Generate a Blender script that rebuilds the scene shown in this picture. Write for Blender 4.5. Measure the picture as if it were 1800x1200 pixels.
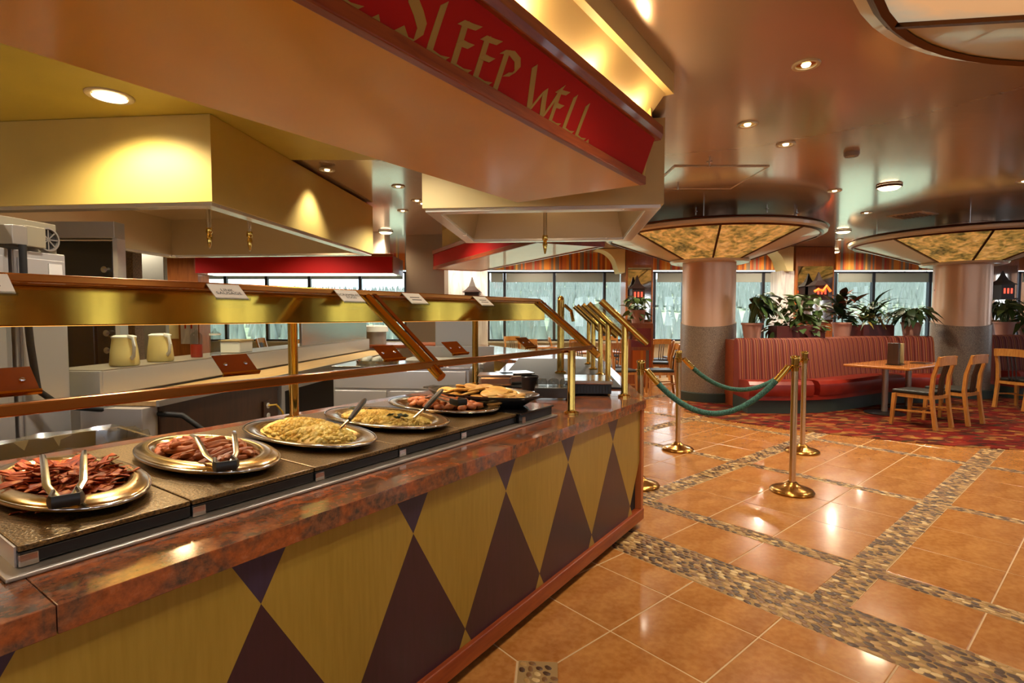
import bpy, bmesh, math, random
from mathutils import Vector, Matrix, Euler
for o in list(bpy.data.objects): bpy.data.objects.remove(o)
SC = bpy.context.scene; COL = SC.collection
R = math.radians
# ------------------------------------------------------------------ camera
F_PX = 947.0; HORIZON = 45.0; EYE = 1.45
PIT = math.atan(HORIZON / F_PX)
cam = bpy.data.cameras.new('camera'); cam.sensor_width = 36; cam.lens = F_PX / 1800 * 36; cam.clip_end = 2000; cam.clip_start = .02
co = bpy.data.objects.new('camera', cam); COL.objects.link(co)
co.location = (0, 0, EYE); co.rotation_euler = (R(90) - PIT, 0, 0); SC.camera = co
# ------------------------------------------------------------------ world, sun, exposure
W = bpy.data.worlds.new('sky'); SC.world = W; W.use_nodes = True
wn = W.node_tree; wn.nodes.clear()
wo = wn.nodes.new('ShaderNodeOutputWorld'); wb = wn.nodes.new('ShaderNodeBackground')
wt = wn.nodes.new('ShaderNodeTexCoord'); wz = wn.nodes.new('ShaderNodeTexNoise'); wr = wn.nodes.new('ShaderNodeValToRGB')
wm = wn.nodes.new('ShaderNodeMapping'); wm.inputs['Scale'].default_value = (2, 2, 6)
wz.inputs['Scale'].default_value = 2.2; wz.inputs['Detail'].default_value = 5
wr.color_ramp.elements[0].position = .38; wr.color_ramp.elements[0].color = (.62, .74, .9, 1)
wr.color_ramp.elements[1].position = .6; wr.color_ramp.elements[1].color = (.96, .98, 1, 1)
wn.links.new(wt.outputs['Generated'], wm.inputs[0]); wn.links.new(wm.outputs[0], wz.inputs['Vector'])
wn.links.new(wz.outputs['Fac'], wr.inputs[0]); wn.links.new(wr.outputs[0], wb.inputs[0]); wn.links.new(wb.outputs[0], wo.inputs[0])
wb.inputs[1].default_value = 3.2
sun = bpy.data.lights.new('sun', 'SUN'); sun.energy = 5; sun.angle = R(6); sun.color = (1, .95, .86)
so = bpy.data.objects.new('sun', sun); COL.objects.link(so); so.rotation_euler = (R(48), 0, R(-25)); so.location = (0, -20, 40)
SC.view_settings.view_transform = 'Standard'; SC.view_settings.look = 'None'; SC.view_settings.exposure = 0.28
SC.view_settings.gamma = 1; SC.view_settings.use_curve_mapping = False
SC.cycles.max_bounces = 8; SC.cycles.glossy_bounces = 4; SC.cycles.transparent_max_bounces = 12; SC.cycles.diffuse_bounces = 4
SC.cycles.sample_clamp_indirect = 4.0; SC.cycles.caustics_reflective = False; SC.cycles.caustics_refractive = False
random.seed(7)
CEIL = 3.08

# ------------------------------------------------------------------ pixel helpers (1800 x 1200 frame)
_c, _s = math.cos(PIT), math.sin(PIT)
def ray(x, y):
    a = (x - 900) / F_PX; b = (600 - y) / F_PX
    return a, _c + b * _s, -_s + b * _c
def G(x, y, z=0.0):
    a, b, c = ray(x, y); t = (z - EYE) / c
    return Vector((a * t, b * t, z))
def D(x, y, Y):
    a, b, c = ray(x, y); t = Y / b
    return Vector((a * t, Y, EYE + c * t))
def px(X, Y, Z):
    Z -= EYE; f = Y * _c - Z * _s
    if f < .05: return (-9e9, -9e9)
    return (900 + F_PX * X / f, 600 - F_PX * (Y * _s + Z * _c) / f)
class Frame:
    """a plan frame: s runs towards bearing th (degrees right of the view axis), p to the left of it"""
    def __init__(self, th, o=(0, 0)):
        t = R(th); self.o = o; self.d = (math.sin(t), math.cos(t)); self.n = (-math.cos(t), math.sin(t)); self.rz = math.pi / 2 - t
    def w(self, s, p, z=0.0):
        return Vector((self.o[0] + s * self.d[0] + p * self.n[0], self.o[1] + s * self.d[1] + p * self.n[1], z))
    def l(self, v):
        X, Y = v[0] - self.o[0], v[1] - self.o[1]
        return (X * self.d[0] + Y * self.d[1], X * self.n[0] + Y * self.n[1])
CORNER = (.918, 3.66)
CF = Frame(34.7, CORNER)      # main buffet counter
WF = Frame(4.6, CORNER)       # second wing of the island
END3 = WF.w(3.4, 0)
TF = Frame(-25.4, (END3.x, END3.y))   # third wing
KF = Frame(5.5)               # kitchen
FF = Frame(49.2)              # floor tiling
WORLD = Frame(90)             # s = X, p = Y

# ------------------------------------------------------------------ materials
def lin(c):
    if isinstance(c, str):
        c = [int(c[i:i + 2], 16) / 255 for i in (0, 2, 4)]
        c = [x / 12.92 if x <= .04045 else ((x + .055) / 1.055) ** 2.4 for x in c]
    return (*c[:3], 1)
class M:
    def __init__(s, name, col='808080', rough=.5, metal=0.0, spec=None, coat=0.0, coat_r=.05):
        s.m = bpy.data.materials.new(name); s.m.use_nodes = True; s.t = s.m.node_tree
        s.b = s.t.nodes['Principled BSDF']
        s.b.inputs['Base Color'].default_value = lin(col); s.b.inputs['Roughness'].default_value = rough
        s.b.inputs['Metallic'].default_value = metal
        if spec is not None: s.b.inputs['Specular IOR Level'].default_value = spec
        s.b.inputs['Coat Weight'].default_value = coat; s.b.inputs['Coat Roughness'].default_value = coat_r
        s.tc = None
    def n(s, k, **kw):
        nd = s.t.nodes.new(k)
        for a, v in kw.items():
            if a in nd.inputs: nd.inputs[a].default_value = v
            else: setattr(nd, a, v)
        return nd
    def L(s, a, b): s.t.links.new(a, b)
    def coord(s, scale=(1, 1, 1), out='Object', rot=(0, 0, 0)):
        if s.tc is None: s.tc = s.n('ShaderNodeTexCoord')
        m = s.n('ShaderNodeMapping'); m.inputs['Scale'].default_value = scale; m.inputs['Rotation'].default_value = rot
        s.L(s.tc.outputs[out], m.inputs[0]); return m.outputs[0]
    def noise(s, scale=5, detail=3, st=(1, 1, 1), rough=.5, dist=0.0, out='Object'):
        nd = s.n('ShaderNodeTexNoise', Scale=scale, Detail=detail, Roughness=rough, Distortion=dist)
        s.L(s.coord(st, out), nd.inputs['Vector']); return nd.outputs['Fac']
    def voro(s, scale=5, st=(1, 1, 1), feature='F1', out='Color', rnd=1.0):
        nd = s.n('ShaderNodeTexVoronoi', Scale=scale, Randomness=rnd); nd.feature = feature
        s.L(s.coord(st), nd.inputs['Vector']); return nd.outputs[out]
    def ramp(s, fac, stops, const=False):
        nd = s.n('ShaderNodeValToRGB'); cr = nd.color_ramp
        if const: cr.interpolation = 'CONSTANT'
        while len(cr.elements) < len(stops): cr.elements.new(.5)
        for e, (p, c) in zip(cr.elements, stops): e.position = p; e.color = lin(c)
        s.L(fac, nd.inputs[0]); return nd.outputs[0]
    def mix(s, fac, a, b, mode='MIX'):
        nd = s.n('ShaderNodeMix', data_type='RGBA', blend_type=mode)
        for i, v in ((0, fac), (6, a), (7, b)):
            if hasattr(v, 'is_linked'): s.L(v, nd.inputs[i])
            else: nd.inputs[i].default_value = v if i == 0 else lin(v)
        return nd.outputs[2]
    def base(s, c): s.L(c, s.b.inputs['Base Color']); return s
    def rough(s, fac, lo, hi):
        nd = s.n('ShaderNodeMapRange'); nd.inputs[3].default_value = lo; nd.inputs[4].default_value = hi
        s.L(fac, nd.inputs[0]); s.L(nd.outputs[0], s.b.inputs['Roughness']); return s
    def bump(s, h, strength=.3, dist=.01):
        nd = s.n('ShaderNodeBump', Strength=strength, Distance=dist); s.L(h, nd.inputs['Height'])
        s.L(nd.outputs[0], s.b.inputs['Normal']); return s
    def rnd(s, lo, hi):
        oi = s.n('ShaderNodeObjectInfo'); return s.ramp(oi.outputs['Random'], [(0, lo), (1, hi)])
    def emit(s, c, k):
        if hasattr(c, 'is_linked'): s.L(c, s.b.inputs['Emission Color'])
        else: s.b.inputs['Emission Color'].default_value = lin(c)
        s.b.inputs['Emission Strength'].default_value = k; return s
def wood(name, a, b, rough=.35, coat=.3, st=(3, 3, .4)):
    m = M(name, a, rough, coat=coat); f = m.noise(9, 4, st, dist=.6); m.base(m.ramp(f, [(.3, a), (.7, b)])); return m.m
def paint(name, a, rough=.5, var=.06, coat=0.0):
    m = M(name, a, rough, coat=coat); f = m.noise(1.7, 3)
    c = lin(a); d = tuple(max(0, x * (1 - var * 2)) for x in c[:3])
    m.base(m.ramp(f, [(.3, d), (.7, c[:3])])); m.bump(m.noise(60, 2), .04, .002); return m.m
def metal(name, a, rough=.25, st=(1, 1, 60), k=.12, mt=1.0):
    m = M(name, a, rough, mt); f = m.noise(3, 3, st); m.rough(f, rough - k, rough + k); return m.m

MT = {}
MT['yellow'] = paint('yellow_paint', 'D4BC70', .5)
MT['cream'] = paint('cream_paint', 'DCC68A', .5)
MT['yceil'] = paint('kitchen_ceiling_paint', 'D0BC58', .45)
m = M('soffit_paint', 'D09A48', .35, spec=.3, coat=.3, coat_r=.12); m.base(m.ramp(m.noise(1.1, 2), [(.3, 'EEB030'), (.7, 'F2BE48')])); m.bump(m.noise(14, 2, (1, 8, 1)), .03, .004); MT['soffit'] = m.m
m = M('ceiling_lacquer', 'C0A48E', .2, .42, coat=.8, coat_r=.1); m.base(m.ramp(m.noise(.35, 2), [(.3, 'BCA48E'), (.7, 'C8B6A8')]))
m.bump(m.noise(1.6, 3, (1.2, 7, 1)), .06, .012); MT['ceiling'] = m.m
MT['red'] = M('red_sign_paint', 'A81A16', .65, spec=.15).m
MT['redwood'] = wood('cherry_wood', '7C2F14', '9C4A20', .35, .3, (.5, 4, 4))
MT['postwood'] = wood('cherry_post_wood', 'A5552A', 'BF6E38', .35, .3, (4, 4, .5))
MT['gold'] = paint('gold_letter_paint', 'A68434', .55)
m = M('granite', '8A4A2C', .12, coat=.4)
f1 = m.noise(34, 6, rough=.7); f2 = m.voro(60); f3 = m.noise(9, 5, dist=1.2)
c = m.ramp(f1, [(.36, '2A221E'), (.45, '66402E'), (.55, '94542F'), (.66, 'A8714E')]); c2 = m.ramp(f3, [(.42, '4E4740'), (.6, 'A8582E')])
m.base(m.mix(.5, c, c2)); MT['granite'] = m.m
def stain(name, a, b):
    m = M(name, a, .3, coat=.25, coat_r=.12); f = m.noise(12, 4, (6, 6, .5)); f2 = m.noise(2.2, 2, (1, 1, .25))
    m.base(m.mix(.5, m.ramp(f, [(.3, a), (.75, b)]), m.ramp(f2, [(.3, a), (.7, b)]))); return m.m
MT['dyel'] = stain('yellow_stained_wood', '8E7428', 'A88C3C'); MT['dpur'] = stain('purple_stained_wood', '281820', '3A2030'); MT['dblue'] = stain('purple_blue_wood', '241D30', '342D4A')
MT['dark'] = paint('dark_core', '1E1814', .7); MT['black'] = M('black_plastic', '141312', .35).m; MT['rubber'] = M('black_rubber', '0E0E0E', .6).m
MT['steel'] = metal('brushed_steel', 'D2CECA', .3, (1, 1, 25), .04, .65); MT['steel_d'] = metal('dull_steel', 'A8A096', .38, (1, 1, 25), .04, .7); MT['chrome'] = metal('bright_steel', 'CFCBC4', .16, k=.06)
MT['rimsteel'] = metal('bright_rim_steel', 'E4E0DA', .26, (1, 1, 1), .04, .55)
MT['liner'] = metal('hood_liner_steel', 'C2AE8C', .32, (1, 1, 20), .05, .7)
MT['brass'] = metal('polished_brass', 'D2AE58', .12, k=.05); MT['brass_p'] = metal('brass_sheet', 'C8A046', .1, (6, 6, 1), .05); MT['copper'] = metal('copper_brown_rail', 'A5672E', .22, k=.08)
MT['satin'] = metal('satin_brass', 'CDB48A', .24, (1, 1, 1), .03); MT['base_brass'] = metal('antique_brass', 'A97C3C', .22, k=.08)
m = M('heated_plate', '5C4526', .32, .5); f = m.noise(160, 3); m.base(m.ramp(f, [(.35, '3A2A16'), (.6, '775A2E'), (.75, 'A98A52')])); m.bump(m.noise(120, 2), .5, .004); MT['plate'] = m.m
m = M('pan_steel', 'C2A878', .2, 1); m.rough(m.noise(8, 3), .12, .28); MT['pan'] = m.m
def glass(name, tint, refl=.07, rough=.02):
    mt = bpy.data.materials.new(name); mt.use_nodes = True; t = mt.node_tree; t.nodes.clear()
    o = t.nodes.new('ShaderNodeOutputMaterial'); a = t.nodes.new('ShaderNodeBsdfTransparent'); g = t.nodes.new('ShaderNodeBsdfGlossy'); x = t.nodes.new('ShaderNodeMixShader'); fr = t.nodes.new('ShaderNodeLayerWeight'); pw = t.nodes.new('ShaderNodeMath'); ma = t.nodes.new('ShaderNodeMath')
    a.inputs[0].default_value = lin(tint); g.inputs['Roughness'].default_value = rough; pw.operation = 'POWER'; pw.inputs[1].default_value = 5; ma.operation = 'MULTIPLY_ADD'; ma.inputs[1].default_value = .5; ma.inputs[2].default_value = refl * .6
    t.links.new(fr.outputs['Facing'], pw.inputs[0]); t.links.new(pw.outputs[0], ma.inputs[0]); t.links.new(ma.outputs[0], x.inputs[0]); t.links.new(a.outputs[0], x.inputs[1]); t.links.new(g.outputs[0], x.inputs[2]); t.links.new(x.outputs[0], o.inputs[0]); return mt
MT['glass'] = glass('guard_glass', 'F4F7F2', .05); MT['pane'] = glass('window_glass', 'F2F7F5', .07); MT['clear'] = glass('clear_plastic', 'E2E4E2', .07, .1)
m = M('floor_tile', 'B9712E', .2, coat=.3, coat_r=.08); f = m.noise(3.5, 5, (1, 2.2, 1)); g2 = m.noise(30, 3)
c = m.mix(.75, m.rnd('A0622A', 'B67638'), m.ramp(f, [(.3, '985C26'), (.7, 'BE8444')])); m.base(m.mix(.12, c, m.ramp(g2, [(.4, '7A4A22'), (.6, 'D8A468')])))
m.rough(m.noise(2.5, 3), .13, .3); m.bump(m.noise(7, 3), .05, .006); MT['tile'] = m.m
MT['grout'] = paint('tile_grout', 'CDAE82', .7); MT['bandgrout'] = paint('pebble_grout', '9C7C4C', .75)
for k, (a, b) in enumerate([('38200F', '54361C'), ('6A4626', '865E34'), ('A07A44', 'B89056'), ('C0A068', 'D8BC88')]):
    m = M('pebble_stone_%s' % 'abcd'[k], a, .42); m.base(m.ramp(m.noise(30, 3), [(.3, a), (.7, b)])); MT['peb%d' % k] = m.m
m = M('carpet_weave', '7E1F14', .95, spec=.1)
v = m.voro(5.2, (1, 1.9, 1)); sp = m.n('ShaderNodeSeparateColor'); m.L(v, sp.inputs[0])
c = m.ramp(sp.outputs[0], [(0, '42100C'), (.22, '661812'), (.42, '282014'), (.58, '742418'), (.72, '3A321E'), (.84, '8E622E'), (.93, '4E120C')], True)
w2 = m.voro(9, (1, 2.2, 1)); sp2 = m.n('ShaderNodeSeparateColor'); m.L(w2, sp2.inputs[0])
m.base(m.mix(.45, c, m.ramp(sp2.outputs[1], [(0, '64160F'), (.4, '261E12'), (.6, '7C2016'), (.85, '9C7038')], True))); m.bump(m.noise(300, 1), .4, .004); MT['carpet'] = m.m
m = M('bronze_metallic_column', 'D8B090', .3, .4); m.rough(m.noise(4, 2), .24, .36); MT['bronze'] = m.m
m = M('speckled_column_wrap', '7C6C5A', .38, .35); m.base(m.ramp(m.noise(170, 2, rough=.7), [(.35, '4A4138'), (.5, '87776A'), (.68, 'B5A890')])); MT['speckle'] = m.m
MT['plinth'] = paint('dark_green_plinth', '2E3A34', .5)
MT['ivory'] = paint('ivory_lacquer', 'D6C7AC', .35, coat=.3); MT['bronze_d'] = metal('dark_bronze', '5A3A24', .35)
m = M('amber_mural_panel', 'B08038', .35); f = m.noise(4.5, 6, dist=.8); f2 = m.noise(14, 5)
c = m.mix(.35, m.ramp(f, [(.34, '4E4420'), (.45, '8A6E30'), (.56, 'C89048'), (.7, 'E0AE6A')]), m.ramp(f2, [(.38, '3E3A1C'), (.6, 'D8A858')])); m.base(c); m.emit(c, .6); MT['amber'] = m.m
m = M('sky_mural_panel', 'A89878', .4); f = m.noise(1.6, 5, dist=.6); c = m.ramp(f, [(.34, '8E8A7C'), (.5, 'A0947C'), (.66, 'BF9668')]); m.base(c); m.emit(c, .8); MT['skyp'] = m.m
m = M('red_vinyl', '7A1E16', .3, coat=.15); m.base(m.ramp(m.noise(3, 3), [(.3, '70180F'), (.7, '8E2A1C')])); MT['vinyl'] = m.m
def stripes(name, scale, stops, axis=(1, 0, 0), rough=.8):
    m = M(name, '803020', rough); vec = m.coord((scale * axis[0], scale * axis[1], scale * axis[2]))
    nd = m.n('ShaderNodeTexVoronoi', Scale=1.0); nd.voronoi_dimensions = '1D'
    sx = m.n('ShaderNodeSeparateXYZ'); m.L(vec, sx.inputs[0]); ad = m.n('ShaderNodeMath', operation='ADD'); m.L(sx.outputs[0], ad.inputs[0]); m.L(sx.outputs[1], ad.inputs[1])
    m.L(ad.outputs[0], nd.inputs['W']); sp = m.n('ShaderNodeSeparateColor'); m.L(nd.outputs['Color'], sp.inputs[0])
    m.base(m.ramp(sp.outputs[0], stops, True)); return m.m
MT['valance'] = stripes('striped_valance_fabric', 20, [(0, 'C86C2C'), (.2, '9A4E28'), (.38, '8A745C'), (.52, 'D8862E'), (.68, 'A83A24'), (.8, '746C64'), (.9, 'DCA24A')])
m = M('striped_booth_fabric', '7A2A1C', .75); uvn = m.n('ShaderNodeUVMap'); sx = m.n('ShaderNodeSeparateXYZ'); m.L(uvn.outputs[0], sx.inputs[0])
mu = m.n('ShaderNodeMath', operation='MULTIPLY'); mu.inputs[1].default_value = 8.5; m.L(sx.outputs[0], mu.inputs[0]); fr = m.n('ShaderNodeMath', operation='FRACT'); m.L(mu.outputs[0], fr.inputs[0])
m.base(m.ramp(fr.outputs[0], [(0, '7A2A1A'), (.16, '9C6A58'), (.24, '6E2416'), (.46, 'A8763A'), (.53, '74281A'), (.72, '8C5444'), (.8, '5C1C12')], True)); MT['booth'] = m.m
MT['chairwood'] = wood('honey_beech_wood', 'A8682A', 'C68A44', .35, .3, (5, 5, .8)); MT['cushion'] = M('black_vinyl_cushion', '1B1E1C', .4).m; MT['slat'] = wood('dark_slat_wood', '2A1810', '3A2216')
MT['tablewood'] = wood('table_wood', 'A5602A', 'C07E40', .25, .4, (.8, 4, 4)); MT['rope'] = None
m = M('green_velvet_rope', '1F4A40', .8); m.base(m.ramp(m.voro(160), [(.2, '173A34'), (.8, '3E7264')])); MT['rope'] = m.m
m = M('frame_dark_aluminium', '2B2E36', .45, .4); MT['frame'] = m.m; 
def translucent(name, col):
    mt = bpy.data.materials.new(name); mt.use_nodes = True; t = mt.node_tree; b = t.nodes['Principled BSDF']; b.inputs['Base Color'].default_value = lin(col); b.inputs['Roughness'].default_value = .8
    nz = t.nodes.new('ShaderNodeTexNoise'); nz.inputs['Scale'].default_value = 200; x = t.nodes.new('ShaderNodeMixShader'); x.inputs[0].default_value = .45; tr = t.nodes.new('ShaderNodeBsdfTranslucent'); tr.inputs[0].default_value = lin(col)
    bp = t.nodes.new('ShaderNodeBump'); bp.inputs['Strength'].default_value = .1; t.links.new(nz.outputs['Fac'], bp.inputs['Height']); t.links.new(bp.outputs[0], b.inputs['Normal'])
    o = t.nodes['Material Output']; t.links.new(b.outputs[0], x.inputs[1]); t.links.new(tr.outputs[0], x.inputs[2]); t.links.new(x.outputs[0], o.inputs[0]); return mt
MT['blind'] = translucent('roller_blind_cloth', 'B4B4AC'); MT['sill'] = paint('sill_paint', 'C9BFA8', .4)
MT['pillar'] = wood('orange_pillar_wood', '8A4A1C', 'A5602A'); MT['white'] = paint('white_board', 'D9D4CC', .5)
m = M('pale_marbled_panel', 'D0C8C4', .3); m.base(m.ramp(m.noise(3, 5, (3, 3, .5), dist=1), [(.35, 'B9AFB0'), (.6, 'E0DAD4')])); MT['marble'] = m.m
m = M('mirror_panel', 'C8C6BE', .05, 1); MT['mirror'] = m.m
MT['terra'] = paint('pink_terracotta', 'B58878', .6); MT['wine'] = paint('wine_planter', '5A2420', .5); MT['soil'] = paint('soil', '2E2018', .9)
def leafm(name, a, b): m = M(name, a, .4); m.base(m.mix(.5, m.rnd(a, b), m.ramp(m.noise(12, 3), [(.3, a), (.7, b)]))); return m.m
MT['leaf_d'] = leafm('dark_glossy_leaf', '1C3420', '2F4C2C'); MT['leaf_m'] = leafm('mid_green_leaf', '34522A', '587038'); MT['leaf_r'] = leafm('red_green_leaf', '4A2A20', '8A4430'); MT['leaf_y'] = leafm('yellow_green_leaf', '6E6A2C', 'A0823C')
MT['trees'] = leafm('conifer_needles_hazed', '545F58', '78857E'); MT['meadow'] = paint('meadow_ground', 'A0AE90', .9, .15)  # tree colour greyed and lightened in place of distance haze
MT['bacon'] = None
m = M('fried_bacon', '7A2416', .55, spec=.2); m.base(m.ramp(m.noise(26, 4, (1, 5, 1)), [(.32, '5A1C08'), (.5, '983812'), (.62, 'B85A24'), (.75, 'CC8A50')])); MT['bacon'] = m.m
m = M('browned_sausage', '8A3E16', .45, spec=.3); m.base(m.ramp(m.noise(14, 3), [(.3, '7A3410'), (.6, 'AE581E'), (.8, 'C87E36')])); MT['sausage'] = m.m
m = M('scrambled_egg', 'D2AE48', .5); m.base(m.ramp(m.noise(30, 4), [(.3, 'C89630'), (.5, 'E4C058'), (.7, 'F2DC90')])); m.bump(m.noise(60, 3), .6, .01); MT['egg'] = m.m
m = M('egg_with_herbs', 'C9A848', .5); m.base(m.ramp(m.noise(22, 4), [(.28, '5A5A20'), (.36, 'B98F34'), (.55, 'D2B558'), (.75, 'E4CE86')])); m.bump(m.noise(50, 3), .5, .01); MT['egg2'] = m.m
MT['spinach'] = paint('cooked_spinach', '22301A', .5)
m = M('roast_potato', 'A8521E', .4); m.base(m.ramp(m.noise(20, 3), [(.3, '7E3210'), (.6, 'B5622A'), (.8, 'CC8844')])); MT['potato'] = m.m
m = M('golden_slice', 'C8923C', .45); m.base(m.ramp(m.noise(14, 4), [(.3, 'A86622'), (.5, 'CC9A48'), (.75, 'DDBA74')])); MT['slice'] = m.m
MT['darkdish'] = M('dark_enamel', '2C2B2A', .25, coat=.4).m
MT['card'] = paint('card_stock', 'CFC6B4', .6); MT['ink'] = M('dark_ink', '2A2420', .7).m; MT['plastic_y'] = M('pale_yellow_plastic', 'D8C27A', .4).m; MT['ketchup'] = M('ketchup_red', '8A2410', .3).m
MT['plastic_w'] = M('white_plastic', 'D8D4C8', .45).m; MT['block'] = wood('butcher_block', 'C79A5E', 'D8B27A', .45, .05, (.4, 5, 5)); MT['oven'] = M('black_oven_glass', '14100E', .12, coat=.6).m
m = M('brown_speckle_wall', '5A4226', .6); m.base(m.ramp(m.noise(40, 4), [(.35, '4A3418'), (.65, '6E5430')])); MT['brownwall'] = m.m
MT['greydoor'] = paint('grey_door_paint', '8E8A7C', .5); MT['dkbrown'] = wood('dark_brown_panel', '3A2214', '4C2E1C', .35, .2)
m = M('lamp_glass', 'FFE9C0', .4); m.emit('FFE2B0', 6); MT['lamp'] = m.m
m = M('cove_lamp', 'FFE2B0', .4); m.emit('FFCF8A', 5); MT['covelamp'] = m.m
m = M('tube_lamp', 'FFFFFF', .4); m.emit('FFF6E4', 2.2); MT['tube'] = m.m
m = M('heat_lamp', 'FF8030', .4); m.emit('FFB050', 2); MT['heat'] = m.m
m = M('lantern_lamp', 'E03020', .4); m.emit('FF5A40', 1.2); MT['lantern'] = m.m
m = M('neon_reflection_glow', 'FF6A20', .4); m.emit('FF5A18', 2.0); MT['neon'] = m.m
MT['lwood'] = paint('dark_lantern_wood', '2A1714', .5); MT['fan'] = paint('grey_fan_housing', '8A7F68', .5); MT['bag'] = glass('milky_liner', 'D8D0B4', .35, .25)
MT['tub'] = paint('tan_tub_plastic', 'A89468', .5); MT['yellowcord'] = M('yellow_cord', 'C8A030', .5).m; MT['blue'] = paint('blue_cloth', '3A5A8C', .8); MT['menu'] = paint('slate_menu_card', '3E4644', .5)
MT['vent'] = paint('vent_grey', '8C8078', .5)

# ------------------------------------------------------------------ mesh builder
class MB:
    def __init__(s): s.v = []; s.f = []; s.mi = []; s.cur = 0; s.uv = None
    def add(s, vs, fs):
        o = len(s.v); s.v += [tuple(v) for v in vs]; s.f += [tuple(i + o for i in f) for f in fs]; s.mi += [s.cur] * len(fs); return s
    def box(s, x0, x1, y0, y1, z0, z1, mx=None):
        vs = [Vector((x, y, z)) for z in (z0, z1) for y in (y0, y1) for x in (x0, x1)]
        if mx is not None: vs = [mx @ v for v in vs]
        return s.add(vs, [(0, 2, 3, 1), (4, 5, 7, 6), (0, 1, 5, 4), (2, 6, 7, 3), (0, 4, 6, 2), (1, 3, 7, 5)])
    def prism(s, poly, a0, a1, ax='z'):
        """poly of 2-d points (counter-clockwise) pulled along an axis: z -> (x,y), y -> (x,z), x -> (y,z)"""
        def P(q, a): return {'z': (q[0], q[1], a), 'y': (q[0], a, q[1]), 'x': (a, q[0], q[1])}[ax]
        n = len(poly); vs = [P(q, a0) for q in poly] + [P(q, a1) for q in poly]
        fs = [tuple(range(n))[::-1], tuple(range(n, 2 * n))] + [(i, (i + 1) % n, n + (i + 1) % n, n + i) for i in range(n)]
        if ax == 'y': fs = [f[::-1] for f in fs]
        return s.add(vs, fs)
    def tube(s, pts, r, seg=10, cap=True, sq=None):
        pts = [Vector(p) for p in pts]; n = len(pts); rs = r if isinstance(r, (list, tuple)) else [r] * n
        vs = []; up = None
        for i, p in enumerate(pts):
            d = (pts[min(i + 1, n - 1)] - pts[max(i - 1, 0)]).normalized()
            if up is None: up = Vector((0, 0, 1)) if abs(d.z) < .9 else Vector((1, 0, 0))
            a = d.cross(up)
            if a.length < 1e-4: a = d.orthogonal()
            a.normalize(); b = a.cross(d).normalized(); up = b
            for k in range(seg):
                t = 2 * math.pi * (k + (.5 if sq else 0)) / seg
                q = (a * math.cos(t) * (sq[0] if sq else 1) + b * math.sin(t) * (sq[1] if sq else 1)) * rs[i]
                vs.append(p + q)
        fs = [(i * seg + k, i * seg + (k + 1) % seg, (i + 1) * seg + (k + 1) % seg, (i + 1) * seg + k) for i in range(n - 1) for k in range(seg)]
        if cap: fs += [tuple(range(seg))[::-1], tuple(range((n - 1) * seg, n * seg))]
        return s.add(vs, fs)
    def bar(s, a, b, w, h):     # rectangular bar from a to b
        return s.tube([a, b], .7071, 4, True, (w, h))
    def lathe(s, prof, seg=24, c=(0, 0, 0), sx=1.0, sy=1.0, cap=True):
        n = len(prof); vs = []
        for r, z in prof:
            for k in range(seg):
                t = 2 * math.pi * k / seg; vs.append((c[0] + r * sx * math.cos(t), c[1] + r * sy * math.sin(t), c[2] + z))
        fs = [(i * seg + k, i * seg + (k + 1) % seg, (i + 1) * seg + (k + 1) % seg, (i + 1) * seg + k) for i in range(n - 1) for k in range(seg)]
        if cap:
            if prof[0][0] > 1e-5: fs.append(tuple(range(seg))[::-1])
            if prof[-1][0] > 1e-5: fs.append(tuple(range((n - 1) * seg, n * seg)))
        return s.add(vs, fs)
    def quad(s, *p): return s.add(p, [tuple(range(len(p)))])
    def build(s, name, mat, parent=None, smooth=True, bevel=0, angle=38):
        me = bpy.data.meshes.new(name); me.from_pydata(s.v, [], s.f)
        for x in (mat if isinstance(mat, (list, tuple)) else [mat]): me.materials.append(x)
        if any(s.mi): me.polygons.foreach_set('material_index', s.mi)
        me.update(); bm = bmesh.new(); bm.from_mesh(me); bmesh.ops.recalc_face_normals(bm, faces=bm.faces); bm.to_mesh(me); bm.free()
        if smooth: me.shade_smooth(); me.set_sharp_from_angle(angle=R(angle))
        o = bpy.data.objects.new(name, me); COL.objects.link(o)
        if parent is not None: o.parent = parent
        if bevel:
            b = o.modifiers.new('bevel', 'BEVEL'); b.width = bevel; b.segments = 2; b.limit_method = 'ANGLE'
        return o
def tag(o, label=None, cat=None, group=None, kind=None):
    for k, v in (('label', label), ('category', cat), ('group', group), ('kind', kind)):
        if v: o[k] = v
    return o
def thing(name, label, cat, loc=(0, 0, 0), rz=0.0, group=None):
    o = bpy.data.objects.new(name, None); o.empty_display_size = .1; COL.objects.link(o); o.location = loc; o.rotation_euler = (0, 0, rz)
    return tag(o, label, cat, group)
def place(o, loc, rz=0.0): o.location = loc; o.rotation_euler = (0, 0, rz); return o
def struct(o): o['kind'] = 'structure'; return o
def link_copy(o, parent=None, name=None):
    c = o.copy(); COL.objects.link(c)
    if parent is not None: c.parent = parent
    return c
def dup(root, loc, rz=0.0, label=None, group=None):
    c = root.copy(); COL.objects.link(c); c.location = loc; c.rotation_euler = (0, 0, rz)
    if label: c['label'] = label
    if group: c['group'] = group
    for ch in list(root.children):
        k = link_copy(ch, c)
        for g in ch.children: link_copy(g, k)
    return c
def inst(me_obj, name, parent, loc, rot=(0, 0, 0), scale=(1, 1, 1)):
    c = bpy.data.objects.new(name, me_obj.data); COL.objects.link(c); c.parent = parent; c.location = loc; c.rotation_euler = rot; c.scale = scale; return c
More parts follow.
